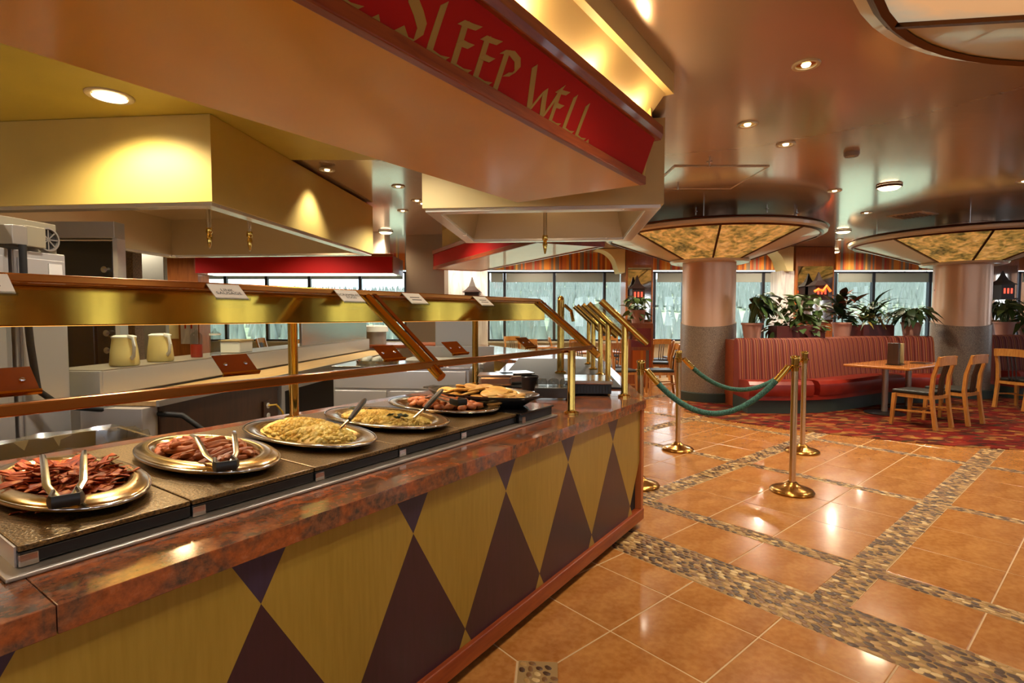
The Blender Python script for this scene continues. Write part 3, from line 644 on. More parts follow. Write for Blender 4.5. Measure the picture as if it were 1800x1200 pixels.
# bacon strips
def strip_mesh(seed):
    rr = random.Random(seed); n = 9; L = .19; vs = []
    for i in range(n):
        t = i / (n - 1); x = (t - .5) * L; z = .007 * math.sin(t * 9 + rr.random() * 3) + rr.uniform(-.002, .002); w = .0095 + rr.uniform(-.002, .002); tw = rr.uniform(-.5, .5)
        for sg in (-1, 1):
            for th in (0, .003): vs.append((x, sg * w * math.cos(tw), z + sg * w * math.sin(tw) + th))
    fs = []
    for i in range(n - 1):
        a, b = i * 4, i * 4 + 4
        fs += [(a, a + 2, b + 2, b), (a + 1, b + 1, b + 3, a + 3), (a, b, b + 1, a + 1), (a + 2, a + 3, b + 3, b + 2)]
    return MB().add(vs, fs + [(0, 1, 3, 2), ((n - 1) * 4, (n - 1) * 4 + 2, (n - 1) * 4 + 3, (n - 1) * 4 + 1)])
protos = []
def heap(pan_, a, b, hmax, n, protos, name, lab, cat, group, jitter=.5, lift=.016, flat=.35, sc=(.85, 1.15)):
    s0, p0 = pan_[:2]
    for k in range(n):
        r = math.sqrt((k + .5) / n) ; th = k * 2.39996 + rf.uniform(-.2, .2)
        x, y = r * a * math.cos(th), r * b * math.sin(th); z = ZS + lift + hmax * (1 - r * r) * rf.uniform(.75, 1.0)
        o = bpy.data.objects.new(name, protos[k % len(protos)]); COL.objects.link(o); o.location = CF.w(s0 + x, p0 + y, z)
        q = rf.uniform(*sc); o.scale = (q, q, q)
        o.rotation_euler = (rf.uniform(-flat, flat), rf.uniform(-flat, flat), CF.rz + rf.uniform(-math.pi, math.pi)); tag(o, lab, cat, group)
bacon = []
for i in range(5): o = strip_mesh(i).build('bacon_strip', MT['bacon'], None, True, angle=60); bacon.append(o.data); bpy.data.objects.remove(o)
heap(PANS[0], .078, .22, .036, 130, bacon, 'bacon_strip', 'crinkled strip of fried bacon in the heap', 'bacon', 'bacon strips in the pan', flat=.26)
saus = []
for i in range(3):
    rr = random.Random(40 + i); pts = []
    for j in range(8): t = j / 7; pts.append(((t - .5) * .11, .012 * math.sin(t * math.pi) * (i - .6), 0))
    o = MB().tube(pts, [.006, .0125, .0138, .0142, .0142, .0138, .0125, .006], 9).build('sausage_link', MT['sausage'], None); saus.append(o.data); bpy.data.objects.remove(o)
heap(PANS[1], .095, .235, .03, 62, saus, 'sausage_link', 'browned link sausage in the oval pan', 'sausage', 'link sausages in the pan', flat=.3, lift=.024)
chunk = []
for i in range(4):
    rr = random.Random(60 + i); bm = bmesh.new(); bmesh.ops.create_icosphere(bm, subdivisions=2, radius=.026)
    for v in bm.verts: v.co *= 1 + rr.uniform(-.12, .12); v.co.z *= .7; v.co.x *= 1.2
    me = bpy.data.meshes.new('potato_chunk'); bm.to_mesh(me); bm.free(); me.materials.append(MT['potato']); me.shade_smooth(); chunk.append(me)
heap(PANS[4], .125, .235, .025, 48, chunk, 'potato_chunk', 'roasted orange potato chunk on the platter', 'potato', 'potato chunks on the platter', lift=.026)
slc = []
for i in range(3):
    rr = random.Random(80 + i); vs = []; n = 14
    o = MB().lathe([(0, -.006), (.05, -.006), (.056, 0), (.05, .007), (0, .008)], n, sx=1 + rr.uniform(-.1, .25), sy=1, cap=False).build('golden_slice', MT['slice'], None); slc.append(o.data); bpy.data.objects.remove(o)
heap((-1.06, .6), .13, .29, .055, 34, slc, 'golden_slice', 'golden potato slice in the dark oval dish', 'potato slice', 'golden slices in the dark dish', lift=.042, flat=.3)
def eggs(pan_, a, b, h, mat, name, lab, seed, lump):
    rr = random.Random(seed); nr, ns = 22, 64; vs = []
    t = thing(name, lab, 'eggs', CF.w(pan_[0], pan_[1], ZS + .0095), CF.rz)
    ph = [(rr.uniform(10, 70), rr.uniform(10, 60), rr.uniform(0, 6.28), rr.uniform(.2, 1)) for _ in range(16)]
    for i in range(nr + 1):
        r = i / nr
        for k in range(ns):
            th = 2 * math.pi * k / ns; rad = r * (1 + .05 * math.sin(3 * th + seed) + .03 * math.sin(7 * th)); x, y = rad * a * math.cos(th), rad * b * math.sin(th)
            z = h * (1 - r ** 2.4) + sum(q[3] * math.sin(x * q[0] * 1.6 + y * q[1] + q[2]) for q in ph) * lump * min(1, (1 - r) * 5) * .3 + rr.uniform(-1, 1) * lump * .5 * min(1, (1 - r) * 6)
            vs.append((x, y, max(z, .001)))
    MB().add(vs, [(i * ns + k, i * ns + (k + 1) % ns, (i + 1) * ns + (k + 1) % ns, (i + 1) * ns + k) for i in range(nr) for k in range(ns)]).build('egg_mass', MT[mat], t, True, angle=180)['kind'] = 'stuff'
    cl = MB()
    for k in range(750):
        r = math.sqrt(rr.random()) * .93; th = rr.random() * 6.283; x, y = r * a * math.cos(th), r * b * math.sin(th); z = h * (1 - r ** 2.4); q = rr.uniform(.005, .012)
        cl.lathe([(0, -q), (q, -q * .3), (q * .9, q * .5), (0, q)], 6, (x, y, z), rr.uniform(.8, 1.7), rr.uniform(.8, 1.4), cap=False)
    cl.build('egg_curds', MT[mat], t, True, angle=80)['kind'] = 'stuff'
    return t
eggs(PANS[2], .125, .275, .062, 'egg', 'scrambled_eggs', 'mound of yellow scrambled eggs on the plain platter', 3, .004)
e2 = eggs(PANS[3], .135, .285, .032, 'egg2', 'baked_eggs', 'flat layer of herbed eggs topped with dark leaves', 4, .003)
lf = []
for k in range(14):
    cx_, cy_ = ((-.04, -.13) if k < 9 else (-.01, .17)); x, y = cx_ + rf.uniform(-.04, .04), cy_ + rf.uniform(-.05, .05)
    z = .04; mb = MB(); mb.add([(-.02, 0, 0), (0, -.008, .004), (.02, 0, 0), (0, .008, .006), (0, 0, -.004)], [(0, 1, 2, 3), (0, 4, 1), (1, 4, 2), (2, 4, 3), (3, 4, 0)])
    o = mb.build('spinach_leaf', MT['spinach'], e2, False); o.location = (x, y, z); o.rotation_euler = (rf.uniform(-.4, .4), rf.uniform(-.4, .4), rf.uniform(0, 6))
# ---- tongs and spoons
def tongs(base, tip1, tip2, z0, z1, lab):
    """base and the two tips in counter coordinates"""
    B = CF.w(*base, z0); t = thing('serving_tongs', lab, 'tongs', B)
    for tip in (tip1, tip2):
        T = CF.w(*tip, z1) - B; side = Vector((T.y, -T.x, 0)).normalized() * (.025 if tip is tip2 else -.025)
        pts = [side * .5, T * .3 + side * .9, T * .75 + side * .3 + Vector((0, 0, .012)), T]
        MB().tube(pts, [.008, .0085, .008, .006], 6, True, (1.2, .5)).build('arm', MT['chrome'], t)
    d = (CF.w(*tip1, z0) + CF.w(*tip2, z0)) / 2 - B; d.z = 0; d.normalize(); s_ = Vector((d.y, -d.x, 0))
    MB().tube([s_ * .024 + d * .06, s_ * .03, s_ * .026 - d * .012, -s_ * .026 - d * .012, -s_ * .03, -s_ * .024 + d * .06], .013, 8, True, (.55, 1.25)).build('grip', MT['black'], t)
tongs((-3.085, .31), (-3.03, .70), (-2.94, .66), ZS + .06, ZS + .1, 'steel tongs with black grip resting in the bacon')
tongs((-2.70, .30), (-2.615, .70), (-2.50, .63), ZS + .058, ZS + .085, 'steel tongs with black grip resting across the sausages')
tongs((-1.46, .42), (-1.38, .74), (-1.33, .76), ZS + .075, ZS + .06, 'black handled tongs lying on the potato chunks')
def spoon(a, m_, b, z, lab):
    A = CF.w(*a, z + .075); t = thing('serving_spoon', lab, 'spoon', A); P1 = CF.w(*m_, z + .03) - A; P2 = CF.w(*b, z + .008) - A
    MB().tube([(0, 0, 0), P1 * .1, P1 * .7, P1], [.009, .013, .012, .009], 8).build('handle', MT['black'], t)
    MB().tube([P1 * .97, P2], [.005, .006], 6).build('neck', MT['chrome'], t)
spoon((-1.9, .62), (-2.1, .48), (-2.17, .45), ZS + .05, 'serving spoon with black handle stuck in the scrambled eggs')
spoon((-1.40, .60), (-1.69, .45), (-1.8, .41), ZS + .04, 'serving spoon with black handle stuck in the herbed eggs')

# ================================================================== sneeze guard
sg_ = thing('sneeze_guard', 'long sloping glass sneeze guard with brass rails over the main buffet', 'sneeze guard', CF.w(0, 0, .88), CF.rz)
def gz(z): return z - .88
UP, UZ, LP, LZ = .6, 1.553, .2, 1.25
GE = -.42
MB().box(SL, GE, UP - .014, UP + .014, gz(UZ) - .012, gz(UZ) + .012).build('upper_rail', MT['copper'], sg_, False, .004)
MB().box(SL, GE, LP - .014, LP + .014, gz(LZ) - .014, gz(LZ) + .014).build('lower_rail', MT['copper'], sg_, False, .004)
for a, b in ((SL, -3.4), (-3.385, -1.92), (-1.88, GE)):
    MB().add([(a, LP, gz(LZ)), (b, LP, gz(LZ)), (b, UP, gz(UZ)), (a, UP, gz(UZ)), (a, LP + .004, gz(LZ) - .005), (b, LP + .004, gz(LZ) - .005), (b, UP + .004, gz(UZ) - .005), (a, UP + .004, gz(UZ) - .005)],
             [(0, 1, 2, 3), (7, 6, 5, 4), (0, 4, 5, 1), (1, 5, 6, 2), (2, 6, 7, 3), (3, 7, 4, 0)]).build('glass_panel', MT['glass'], sg_, False)
for s_ in (-3.39, -1.9, GE - .02):
    dz, dp = (UZ - LZ), (UP - LP)
    MB().tube([(s_, UP + .01, gz(UZ) - .012), (s_, LP - .05, gz(LZ) - .05)], .021, 14).build('support_bar', MT['brass'], sg_)
    MB().bar((s_ + .035, UP, gz(UZ) + .004), (s_ + .035, LP - .02, gz(LZ) - .012), .022, .006).build('clamp_strip', MT['copper'], sg_, False)
for s_, p_, zt in ((-.77, .163, LZ),):
    MB().lathe([(.045, .001), (.045, .012), (.026, .02), (.023, .03), (.023, gz(zt))], 18, (s_, p_, 0)).build('post', MT['brass'], sg_)
# brass heat lamp bar with posts
hb = thing('heat_lamp_bar', 'polished brass heat lamp bar running above the food pans', 'heat lamp', CF.w(0, 0, .88), CF.rz)
MB().box(SL, .08, .86, .96, gz(1.418), gz(1.545)).build('housing', MT['brass_p'], hb, False, .004)
MB().box(SL, .05, .885, .935, gz(1.4165), gz(1.418)).build('lamp_strip', MT['heat'], hb, False)
MB().box(SL, .085, .85, .97, gz(1.545), gz(1.552)).build('top_lip', MT['copper'], hb, False)
for s_, q_ in ((-3.6, 1.37), (-1.77, 1.37), (-.04, 1.46)):
    MB().tube([(s_, q_, .0), (s_, q_, gz(1.5)), (s_, q_ - .02, gz(1.53)), (s_, q_ - .07, gz(1.535)), (s_, .96, gz(1.535))], .026, 14).build('post', MT['brass'], hb)
    MB().lathe([(.05, .001), (.05, .014), (.028, .02)], 16, (s_, q_, 0)).build('flange', MT['brass'], hb)
for s_ in (-3.3, -2.8, -2.3, -1.8, -1.3, -.8):
    lamp('heat_lamp_glow', CF.w(s_, .91, 1.395), 7, (1, .7, .36), 'SPOT', .06, 150, .9)
# name cards on the glass
def stroke_text(txt, h):
    """plain block capitals from the built-in font as flat mesh data"""
    cu = bpy.data.curves.new('text', 'FONT'); cu.body = txt; cu.size = h; cu.align_x = 'CENTER'; cu.align_y = 'CENTER'; cu.space_line = .85
    o = bpy.data.objects.new('text', cu); COL.objects.link(o); bpy.context.view_layer.update()
    me = bpy.data.meshes.new_from_object(o.evaluated_get(bpy.context.evaluated_depsgraph_get())); bpy.data.objects.remove(o); return me
sl = math.atan2(UZ - LZ, UP - LP)
def on_glass(s, f, up, loc_up=.012):
    """frame lying on the glass: x along, y up the slope; f runs 0 (lower rail) to 1 (upper rail)"""
    o = CF.w(s, LP + (UP - LP) * f - math.sin(sl) * loc_up, LZ + (UZ - LZ) * f + math.cos(sl) * loc_up)
    return Matrix.Translation(o) @ Matrix.Rotation(CF.rz, 4, 'Z') @ Matrix.Rotation(sl, 4, 'X')
def card(s, txt, lab, w=.112, h=.086):
    t = thing('name_card', lab, 'card'); t.matrix_world = on_glass(s, .9, 1)
    MB().box(-w / 2, w / 2, -h / 2, h / 2, 0, .003).build('card', MT['card'], t, False)
    MB().box(-w / 2 - .003, w / 2 + .003, -h / 2 - .006, -h / 2, -.001, .008).build('holder_lip', MT['clear'], t, False)
    if txt:
        me = stroke_text(txt, .021); me.materials.append(MT['ink']); o = bpy.data.objects.new('printed_words', me); COL.objects.link(o); o.parent = t; o.location = (0, -.002, .0036)
    else:
        for k in (.008, -.012): MB().box(-.032, .032, k - .003, k + .003, .003, .0034).build('printed_line', MT['ink'], t, False)
card(-3.17, '', 'tan name card on the glass in front of the bacon pan')
card(-2.55, 'LINK\nSAUSAGE', 'name card printed LINK SAUSAGE on the glass')
card(-2.03, 'SCRAMBLED\nEGGS', 'name card printed SCRAMBLED EGGS on the glass')
card(-1.64, '', 'name card on the glass just past the slanted brass support')
card(-1.1, '', 'name card on the glass above the dark oval dish')
def plate(s, lab, w=.105, h=.085):
    t = thing('card_holder', lab, 'card holder', group='brass card holders on the lower rail'); t.matrix_world = on_glass(s, .15, 1, .014)
    MB().box(-w / 2, w / 2, -h / 2, h / 2, 0, .003).build('back_plate', MT['copper'], t, False, .001)
    MB().box(-w / 2 - .002, w / 2 + .002, -h / 2 - .004, -h / 2 + .003, -.003, .008).build('lip', MT['brass'], t, False)
    for k in (-.03, .03): MB().lathe([(0, .006), (.004, .0055), (.006, .003)], 10, (k, .0, 0)).build('screw', MT['chrome'], t)
for s_, q in ((-3.2, 'bacon pan'), (-2.69, 'link sausages'), (-2.09, 'scrambled eggs'), (-1.70, 'herbed eggs'), (-1.12, 'dark oval dish')): plate(s_, 'brass card holder with two screws on the rail facing the %s' % q)
# guards on the second wing
for k, (s_, p_) in enumerate(((.1, .135), (.94, .17), (1.37, .2), (1.9, .23), (2.5, .24))):
    t = thing('guard_post', 'brass guard post with twin sloping tubes, %s along the second wing' % ['first', 'second', 'third', 'fourth', 'last'][k], 'guard post', WF.w(s_, p_, .8805 if k == 0 else .896), WF.rz)
    zb = .88 if k == 0 else .895
    MB().lathe([(.045, .0), (.045, .012), (.026, .02), (.023, .03), (.023, 1.4 - zb)], 18).build('post', MT['brass'], t)
    for q in (-.028, .028):
        MB().tube([(q, .17, 1.555 - zb), (q, -.15, 1.255 - zb)], .022, 12).build('tube', MT['brass'], t)
    MB().add([(-.012, .165, 1.56 - zb), (.012, .165, 1.56 - zb), (.012, -.145, 1.268 - zb), (-.012, -.145, 1.268 - zb)], [(0, 1, 2, 3)]).build('clamp_strip', MT['copper'], t, False)
for a, b, q in ((.13, .91, 'nearest the corner'), (.97, 1.34, 'between the second and third posts'), (1.4, 1.87, 'between the third and fourth posts'), (1.93, 2.47, 'between the fourth and last posts')):
    o = MB(); pa = .135 + .045 * a; P_ = lambda s, dp, z: (s, pa + dp, z)
    o.add([P_(a, .16, 1.548), P_(b, .16, 1.548), P_(b, -.14, 1.262), P_(a, -.14, 1.262), P_(a, .163, 1.544), P_(b, .163, 1.544), P_(b, -.137, 1.258), P_(a, -.137, 1.258)], [(0, 1, 2, 3), (7, 6, 5, 4), (0, 4, 5, 1), (1, 5, 6, 2), (2, 6, 7, 3), (3, 7, 4, 0)])
    o = o.build('guard_glass', MT['glass'], None, False); place(o, CF.w(0, 0), WF.rz); tag(o, 'sloping guard glass on the second wing %s' % q, 'glass panel')
t = thing('brass_post', 'thick brass post with rounded top standing behind the guard end', 'post', WF.w(1.5, .57, .896), WF.rz)
MB().lathe([(.055, 0), (.055, .015), (.034, .025), (.034, .7), (.03, .725), (.018, .742), (0, .748)], 20, cap=False).build('shaft', MT['brass'], t)
MB().tube([(0, -.033, .66), (0, -.1, .6), (0, -.12, .5)], .016, 8).build('elbow', MT['brass'], t)

# ================================================================== sign soffit over the counter
sf = thing('sign_soffit', 'hanging soffit with red lettered sign band above the buffet counter', 'sign', CF.w(0, 0, 2.35), CF.rz)
def sz(z): return z - 2.35
S1 = .06
MB().box(SL - .6, S1, .06, 1.1, 0, .02).build('underside', MT['soffit'], sf, False)
MB().box(SL - .6, S1, 1.08, 1.1, .02, sz(CEIL) - .033).build('back_panel', MT['yceil'], sf, False)
MB().prism([(.06, .02), (1.08, .02), (1.08, sz(CEIL) - .033), (.02, sz(CEIL) - .033), (.0, .36)], S1 - .02, S1, 'x').build('end_panel', MT['yellow'], sf, False)
MB().box(SL - .6, S1 - .03, .03, .075, -.012, .045).build('lower_trim', MT['redwood'], sf, False, .006)
def fas(z): return .055 - .09 * (z - 2.39) / .23      # leaning red face
MB().prism([(fas(2.39), sz(2.385)), (fas(2.39) + .03, sz(2.385)), (fas(2.63) + .03, sz(2.63)), (fas(2.63), sz(2.63))], SL - .6, S1 - .06, 'x').build('red_panel', MT['red'], sf, False)
MB().prism([(-.06, sz(2.625)), (.04, sz(2.625)), (.04, sz(2.715)), (-.075, sz(2.715)), (-.075, sz(2.66))], SL - .6, S1, 'x').build('upper_trim', MT['redwood'], sf, False, .005)
MB().prism([(.12, sz(2.72)), (.14, sz(2.72)), (-.05, sz(2.945)), (-.07, sz(2.945))], SL - .6, S1 + .04, 'x').build('cove_panel', MT['cream'], sf, False)
MB().box(SL - .6, S1 + .08, -.115, -.04, sz(2.945), sz(CEIL) - .001).build('crown_band', MT['cream'], sf, False)
MB().box(SL - .6, S1 - .05, .0, .03, sz(2.716), sz(2.735)).build('cove_lamp', MT['covelamp'], sf, False)
# hand drawn letters: strokes swept with a slanted nib, units of letter height
LET = {
 'S': [[(.62, .92), (.5, 1.02), (.3, 1.0), (.17, .85), (.22, .68), (.42, .54), (.58, .38), (.56, .17), (.4, .02), (.2, .0), (.04, .14)]],
 'L': [[(.2, 1.06), (.16, .7), (.12, .3), (.1, .04)], [(.1, .04), (.34, .02), (.62, .08)]],
 'E': [[(.16, .98), (.14, .6), (.1, .02)], [(.02, .94), (.3, .98), (.6, 1.04)], [(.12, .56), (.3, .57), (.5, .6)], [(.1, .03), (.34, .02), (.62, .08)]],
 'P': [[(.16, .98), (.13, .5), (.1, -.02)], [(.02, .92), (.3, 1.02), (.54, .96), (.62, .78), (.5, .58), (.3, .5)]],
 'W': [[(.0, 1.08), (.1, .55), (.2, .02)], [(.2, .02), (.36, .4), (.5, .72)], [(.5, .72), (.56, .36), (.64, .02)], [(.64, .02), (.82, .5), (1.0, 1.06)]],
 ',': [[(.06, .1), (.12, .0), (.06, -.14)]],
}
def letter(ch, s, w, h, z0):
    mb = MB(); na = R(38); nb = (math.cos(na) * .13 * h, math.sin(na) * .13 * h)
    for li, st in enumerate(LET[ch]):
        pts = []
        for i in range(len(st) - 1):
            for q in range(5):
                t = q / 5; a, b = st[i], st[i + 1]; pts.append((a[0] + (b[0] - a[0]) * t, a[1] + (b[1] - a[1]) * t))
        pts.append(st[-1]); vs = []
        for x, y in pts:
            X, Z = s + x * w, z0 + y * h
            for sg in (-1, 1):
                xx, z_ = X + sg * nb[0], Z + sg * nb[1]; vs.append((xx, fas(z_) - .0025 - .0006 * li, sz(z_)))
        fs = [(2 * i, 2 * i + 1, 2 * i + 3, 2 * i + 2) for i in range(len(pts) - 1)]
        mb.add(vs, fs)
    o = mb.build('letter', MT['gold'], sf, False)
    so_ = o.modifiers.new('thick', 'SOLIDIFY'); so_.thickness = .002; so_.offset = 0
HH = .155; Z0 = 2.393
for ch, s_, w_, k in (('E', -2.49, .17, 1), (',', -2.335, .17, 1), ('S', -2.225, .17, 1.12), ('L', -2.085, .17, 1), ('E', -1.955, .17, 1), ('E', -1.82, .17, 1), ('P', -1.69, .2, 1), ('W', -1.455, .255, 1), ('E', -1.235, .16, .95), ('L', -1.1, .17, 1), ('L', -.965, .17, 1), (',', -.84, .17, 1)):
    letter(ch, s_, w_, HH * k, Z0)
for s_ in (-3.6, -2.9, -2.2, -1.5, -.8, -.15): lamp('cove_glow', CF.w(s_, .0, 2.76), 3.2, (1, .72, .36), 'POINT', .04)
# far angled soffit above the third wing
s3 = thing('sign_soffit', 'angled soffit with red band and wood trims beyond the steel hood', 'sign', (END3.x, END3.y, 2.35), TF.rz)
MB().box(0, 4.2, .05, .98, 0, .02).build('underside', MT['ivory'], s3, False)
for pa, pb in ((.96, 1.0), (0, .04)):
    MB().box(0, 4.2, pa, pb, -.012, .05).build('lower_trim', MT['redwood'], s3, False, .005)
    MB().box(0, 4.2, pa + .01, pb - .01, .05, .28).build('red_panel', MT['red'], s3, False)
    MB().box(0, 4.2, pa - .015, pb + .015, .28, .35).build('upper_trim', MT['redwood'], s3, False, .005)
for a in (-.02, 4.2): MB().box(a, a + .02, .0, 1.0, -.012, .33).build('end_panel', MT['redwood'], s3, False)
MB().box(.1, 4.1, .15, .85, .35, sz(CEIL) - .002).build('riser', MT['yellow'], s3, False)
# back soffit with strip light
b0 = D(345, 470, 10.4); b1 = D(690, 478, 10.4); bs = thing('sign_soffit', 'dark red soffit with bright strip light below at the kitchen back', 'sign', (b0.x, 10.4, 2.28))
LW = b1.x - b0.x
MB().box(0, LW, 0, .9, 0, .02).build('underside', MT['ivory'], bs, False)
MB().box(0, LW, -.03, 0, -.01, .32).build('red_panel', MT['red'], bs, False)
MB().box(-.02, LW + .02, -.05, .02, .3, .36).build('upper_trim', MT['redwood'], bs, False, .005)
MB().box(-.02, 0, -.03, .9, -.01, .32).build('end_panel', MT['redwood'], bs, False); MB().box(LW, LW + .02, -.03, .9, -.01, .32).build('end_panel', MT['redwood'], bs, False)
MB().box(.05, LW - .05, .3, .6, -.02, 0).build('strip_light', MT['tube'], bs, False)
MB().box(.2, LW - .2, .2, .7, .02, CEIL - 2.282).build('riser', MT['white'], bs, False)
# ================================================================== kitchen hoods
def hood(s0, s1, p0, p1, zb, lab, mat, nz):
    t = thing('exhaust_hood', lab, 'exhaust hood', KF.w(0, 0, zb), KF.rz); H_ = CEIL - zb - .034; w = .03
    shell = MB(); shell.box(s0, s0 + w, p0, p1, 0, H_); shell.box(s1 - w, s1, p0, p1, 0, H_); shell.box(s0 + w, s1 - w, p0, p0 + w, 0, H_); shell.box(s0 + w, s1 - w, p1 - w, p1, 0, H_)
    shell.build('casing', mat, t, False)
    f = .11; rim = MB(); a0, a1, c0, c1 = s0 + .02, s1 - .02, p0 + .02, p1 - .02
    for q in ((a0, a0 + f, c0, c1), (a1 - f, a1, c0, c1), (a0 + f, a1 - f, c0, c0 + f), (a0 + f, a1 - f, c1 - f, c1)): rim.box(*q, -.03, .02)
    rim.build('steel_rim', MT['rimsteel'], t, False, .004)
    li = MB(); i0 = (a0 + f, a1 - f, c0 + f, c1 - f); k = .12; i1 = (i0[0] + k, i0[1] - k, i0[2] + k, i0[3] - k)
    A = [(i0[0], i0[2], 0), (i0[1], i0[2], 0), (i0[1], i0[3], 0), (i0[0], i0[3], 0)]; B = [(i1[0], i1[2], .5), (i1[1], i1[2], .5), (i1[1], i1[3], .5), (i1[0], i1[3], .5)]
    li.add(A + B, [(0, 1, 5, 4), (1, 2, 6, 5), (2, 3, 7, 6), (3, 0, 4, 7), (4, 5, 6, 7)]); li.build('steel_liner', MT['liner'], t, False)
    for (s_, p_) in nz:
        MB().tube([(s_, p_, .45), (s_, p_, -.1)], .02, 10).build('suppression_pipe', MT['chrome'], t)
        MB().lathe([(.026, -.08), (.03, -.12), (.018, -.14), (.026, -.17), (.016, -.23), (.008, -.27)], 12, (s_, p_, 0)).build('nozzle', MT['brass'], t)
    return t
k1 = KF.l(G(373, 354, 2.36)); k1e = KF.l(G(640, 444, 2.36))
hood(k1[0], k1e[0] + .15, k1[1], k1[1] + 3.2, 2.36, 'large yellow exhaust hood with steel liner over the cook line', MT['yellow'], ((k1[0] + .75, k1[1] + .55), (k1[0] + 1.0, k1[1] + .3)))
a_ = KF.l(G(742, 366, 2.36)); b_ = KF.l(G(1167, 358, 2.36))
hood((a_[0] + b_[0]) / 2, (a_[0] + b_[0]) / 2 + 2.0, b_[1], a_[1], 2.36, 'cream exhaust hood with steel rim beyond the end of the sign', MT['cream'], (((a_[0] + b_[0]) / 2 + 1.1, (a_[1] + b_[1]) / 2 - .0),))
lamp('hood_lamp', KF.w(k1[0] + 1.4, k1[1] + 1.4, 2.75), 18, (1, .68, .36), 'POINT', .1); lamp('hood_lamp', KF.w((a_[0] + b_[0]) / 2 + 1.0, (a_[1] + b_[1]) / 2, 2.75), 10, (1, .75, .45), 'POINT', .1)

# ================================================================== kitchen furniture
ks0, kp0 = KF.l((-2.45, 3.21))
ps = thing('pass_shelf', 'raised stainless pass shelf running below the yellow hood', 'shelf', KF.w(ks0, kp0, 0), KF.rz)
PL = 4.45
MB().box(0, PL, 0, .34, .97, 1.12).build('shelf_body', MT['steel'], ps, False, .006)
MB().box(0, PL, 0, .36, 1.12, 1.126).build('shelf_top', MT['steel_d'], ps, False)
MB().box(0, PL, .05, .34, .1, .97).build('base_cabinet', MT['steel_d'], ps, False)
MB().box(-.02, -.001, .0, .34, .1, 1.12).build('end_panel', MT['steel'], ps, False, .002)
cbd = thing('cutting_board', 'long butcher block work board in front of the pass shelf', 'cutting board', KF.w(ks0, kp0, .93), KF.rz)
MB().box(-.1, PL, -.42, -.01, 0, .03).build('block', MT['block'], cbd, False, .004)
MB().box(-.1, PL, -.44, -.42, .0, .034).build('steel_edge', MT['steel_d'], cbd, False)
lc = thing('base_cabinet', 'dark brown base cabinet with outlet under the butcher block', 'cabinet', KF.w(ks0, kp0, 0), KF.rz)
MB().box(-.05, 1.25, -.4, -.01, 0, .928).build('body', MT['dkbrown'], lc, False, .004)
MB().box(-.17, -.05, -.39, -.01, 0, .928).build('steel_end', MT['steel'], lc, False, .004)
ol = MB().box(1.02, 1.14, -.412, -.4, .62, .78).build('outlet_plate', MT['dkbrown'], lc, False, .003)
for z_ in (.66, .74): MB().lathe([(0, -.004), (.022, -.004), (.022, .004), (0, .004)], 12, (0, 0, 0)).build('socket', MT['plastic_w'], ol).matrix_local = Matrix.Translation((1.08, -.414, z_)) @ Matrix.Rotation(R(90), 4, 'X')
o = MB().tube([KF.w(ks0 + 1.08, kp0 - .415, .74), KF.w(ks0 + 1.1, kp0 - .47, .745), KF.w(ks0 + 1.14, kp0 - .5, .68), KF.w(ks0 + 1.15, kp0 - .5, .5), KF.w(ks0 + 1.18, kp0 - .5, .02)], .008, 8).build('power_cord', MT['yellowcord'], None); tag(o, 'yellow power cord plugged into the dark brown cabinet', 'cord')
sf2 = thing('steel_shelf_unit', 'open steel undershelf with dark interior below the butcher block', 'shelf', KF.w(ks0 + 1.28, kp0, 0), KF.rz)
MB().box(0, .05, -.42, .03, 0, .93).build('leg_panel', MT['steel'], sf2, False); MB().box(2.6, 2.65, -.42, .03, 0, .93).build('leg_panel', MT['steel'], sf2, False)
MB().box(.05, 2.6, -.42, -.4, .82, .93).build('apron', MT['steel'], sf2, False); MB().box(.05, 2.6, -.02, .03, 0, .82).build('back_panel', MT['dark'], sf2, False); MB().box(.05, 2.6, -.4, -.02, .2, .22).build('shelf', MT['steel_d'], sf2, False)
spl = MB().box(2.55, PL, .04, .07, 1.127, 1.42).build('steel_splash', MT['chrome'], None, False, .004); place(spl, KF.w(ks0, kp0, 0), KF.rz); tag(spl, 'pale steel splash panel standing on the pass shelf', 'panel')
fr1 = thing('steel_cabinet', 'low stainless cabinet with door seams behind the egg platters', 'cabinet', Vector((-1.62, 4.86, 0)), KF.rz - R(90))
MB().box(0, 1.25, 0, .6, .05, .98).build('body', MT['steel'], fr1, False, .005)
MB().box(-.01, 1.26, -.02, .62, .98, 1.0).build('top', MT['chrome'], fr1, False, .004)
for a, b in ((.02, .5), (.53, 1.22)): MB().box(a, b, -.015, 0, .1, .78).build('door', MT['steel'], fr1, False, .004)
MB().box(.02, 1.22, -.012, 0, .8, .96).build('drawer', MT['steel'], fr1, False, .004)
for i, (a, b) in enumerate(((-.2, .14), (.15, .14), (.48, .14))):
    pass
tb_ = thing('egg_tray', 'steel tray of pale eggs on the low stainless cabinet', 'tray', Vector((-1.28, 5.12, 1.0005)), KF.rz - R(90))
MB().lathe([(0, .004), (.9, .004), (1, .03), (1.04, .03), (1.0, .0), (0, 0)], 24, sx=.2, sy=.15, cap=False).build('tray', MT['chrome'], tb_)
bme = bmesh.new(); bmesh.ops.create_uvsphere(bme, u_segments=12, v_segments=8, radius=.03)
for v in bme.verts: v.co.x *= 1.3
em = bpy.data.meshes.new('egg'); bme.to_mesh(em); bme.free(); em.materials.append(MT['plastic_w']); em.shade_smooth()
for k in range(9):
    o = bpy.data.objects.new('egg', em); COL.objects.link(o); o.location = (-1.28 + (k % 3 - 1) * .095, 5.12 + (k // 3 - 1) * .075, 1.036); o.rotation_euler = (0, 0, k * .7); tag(o, 'pale egg lying in the steel tray', 'egg', 'eggs in the steel tray')
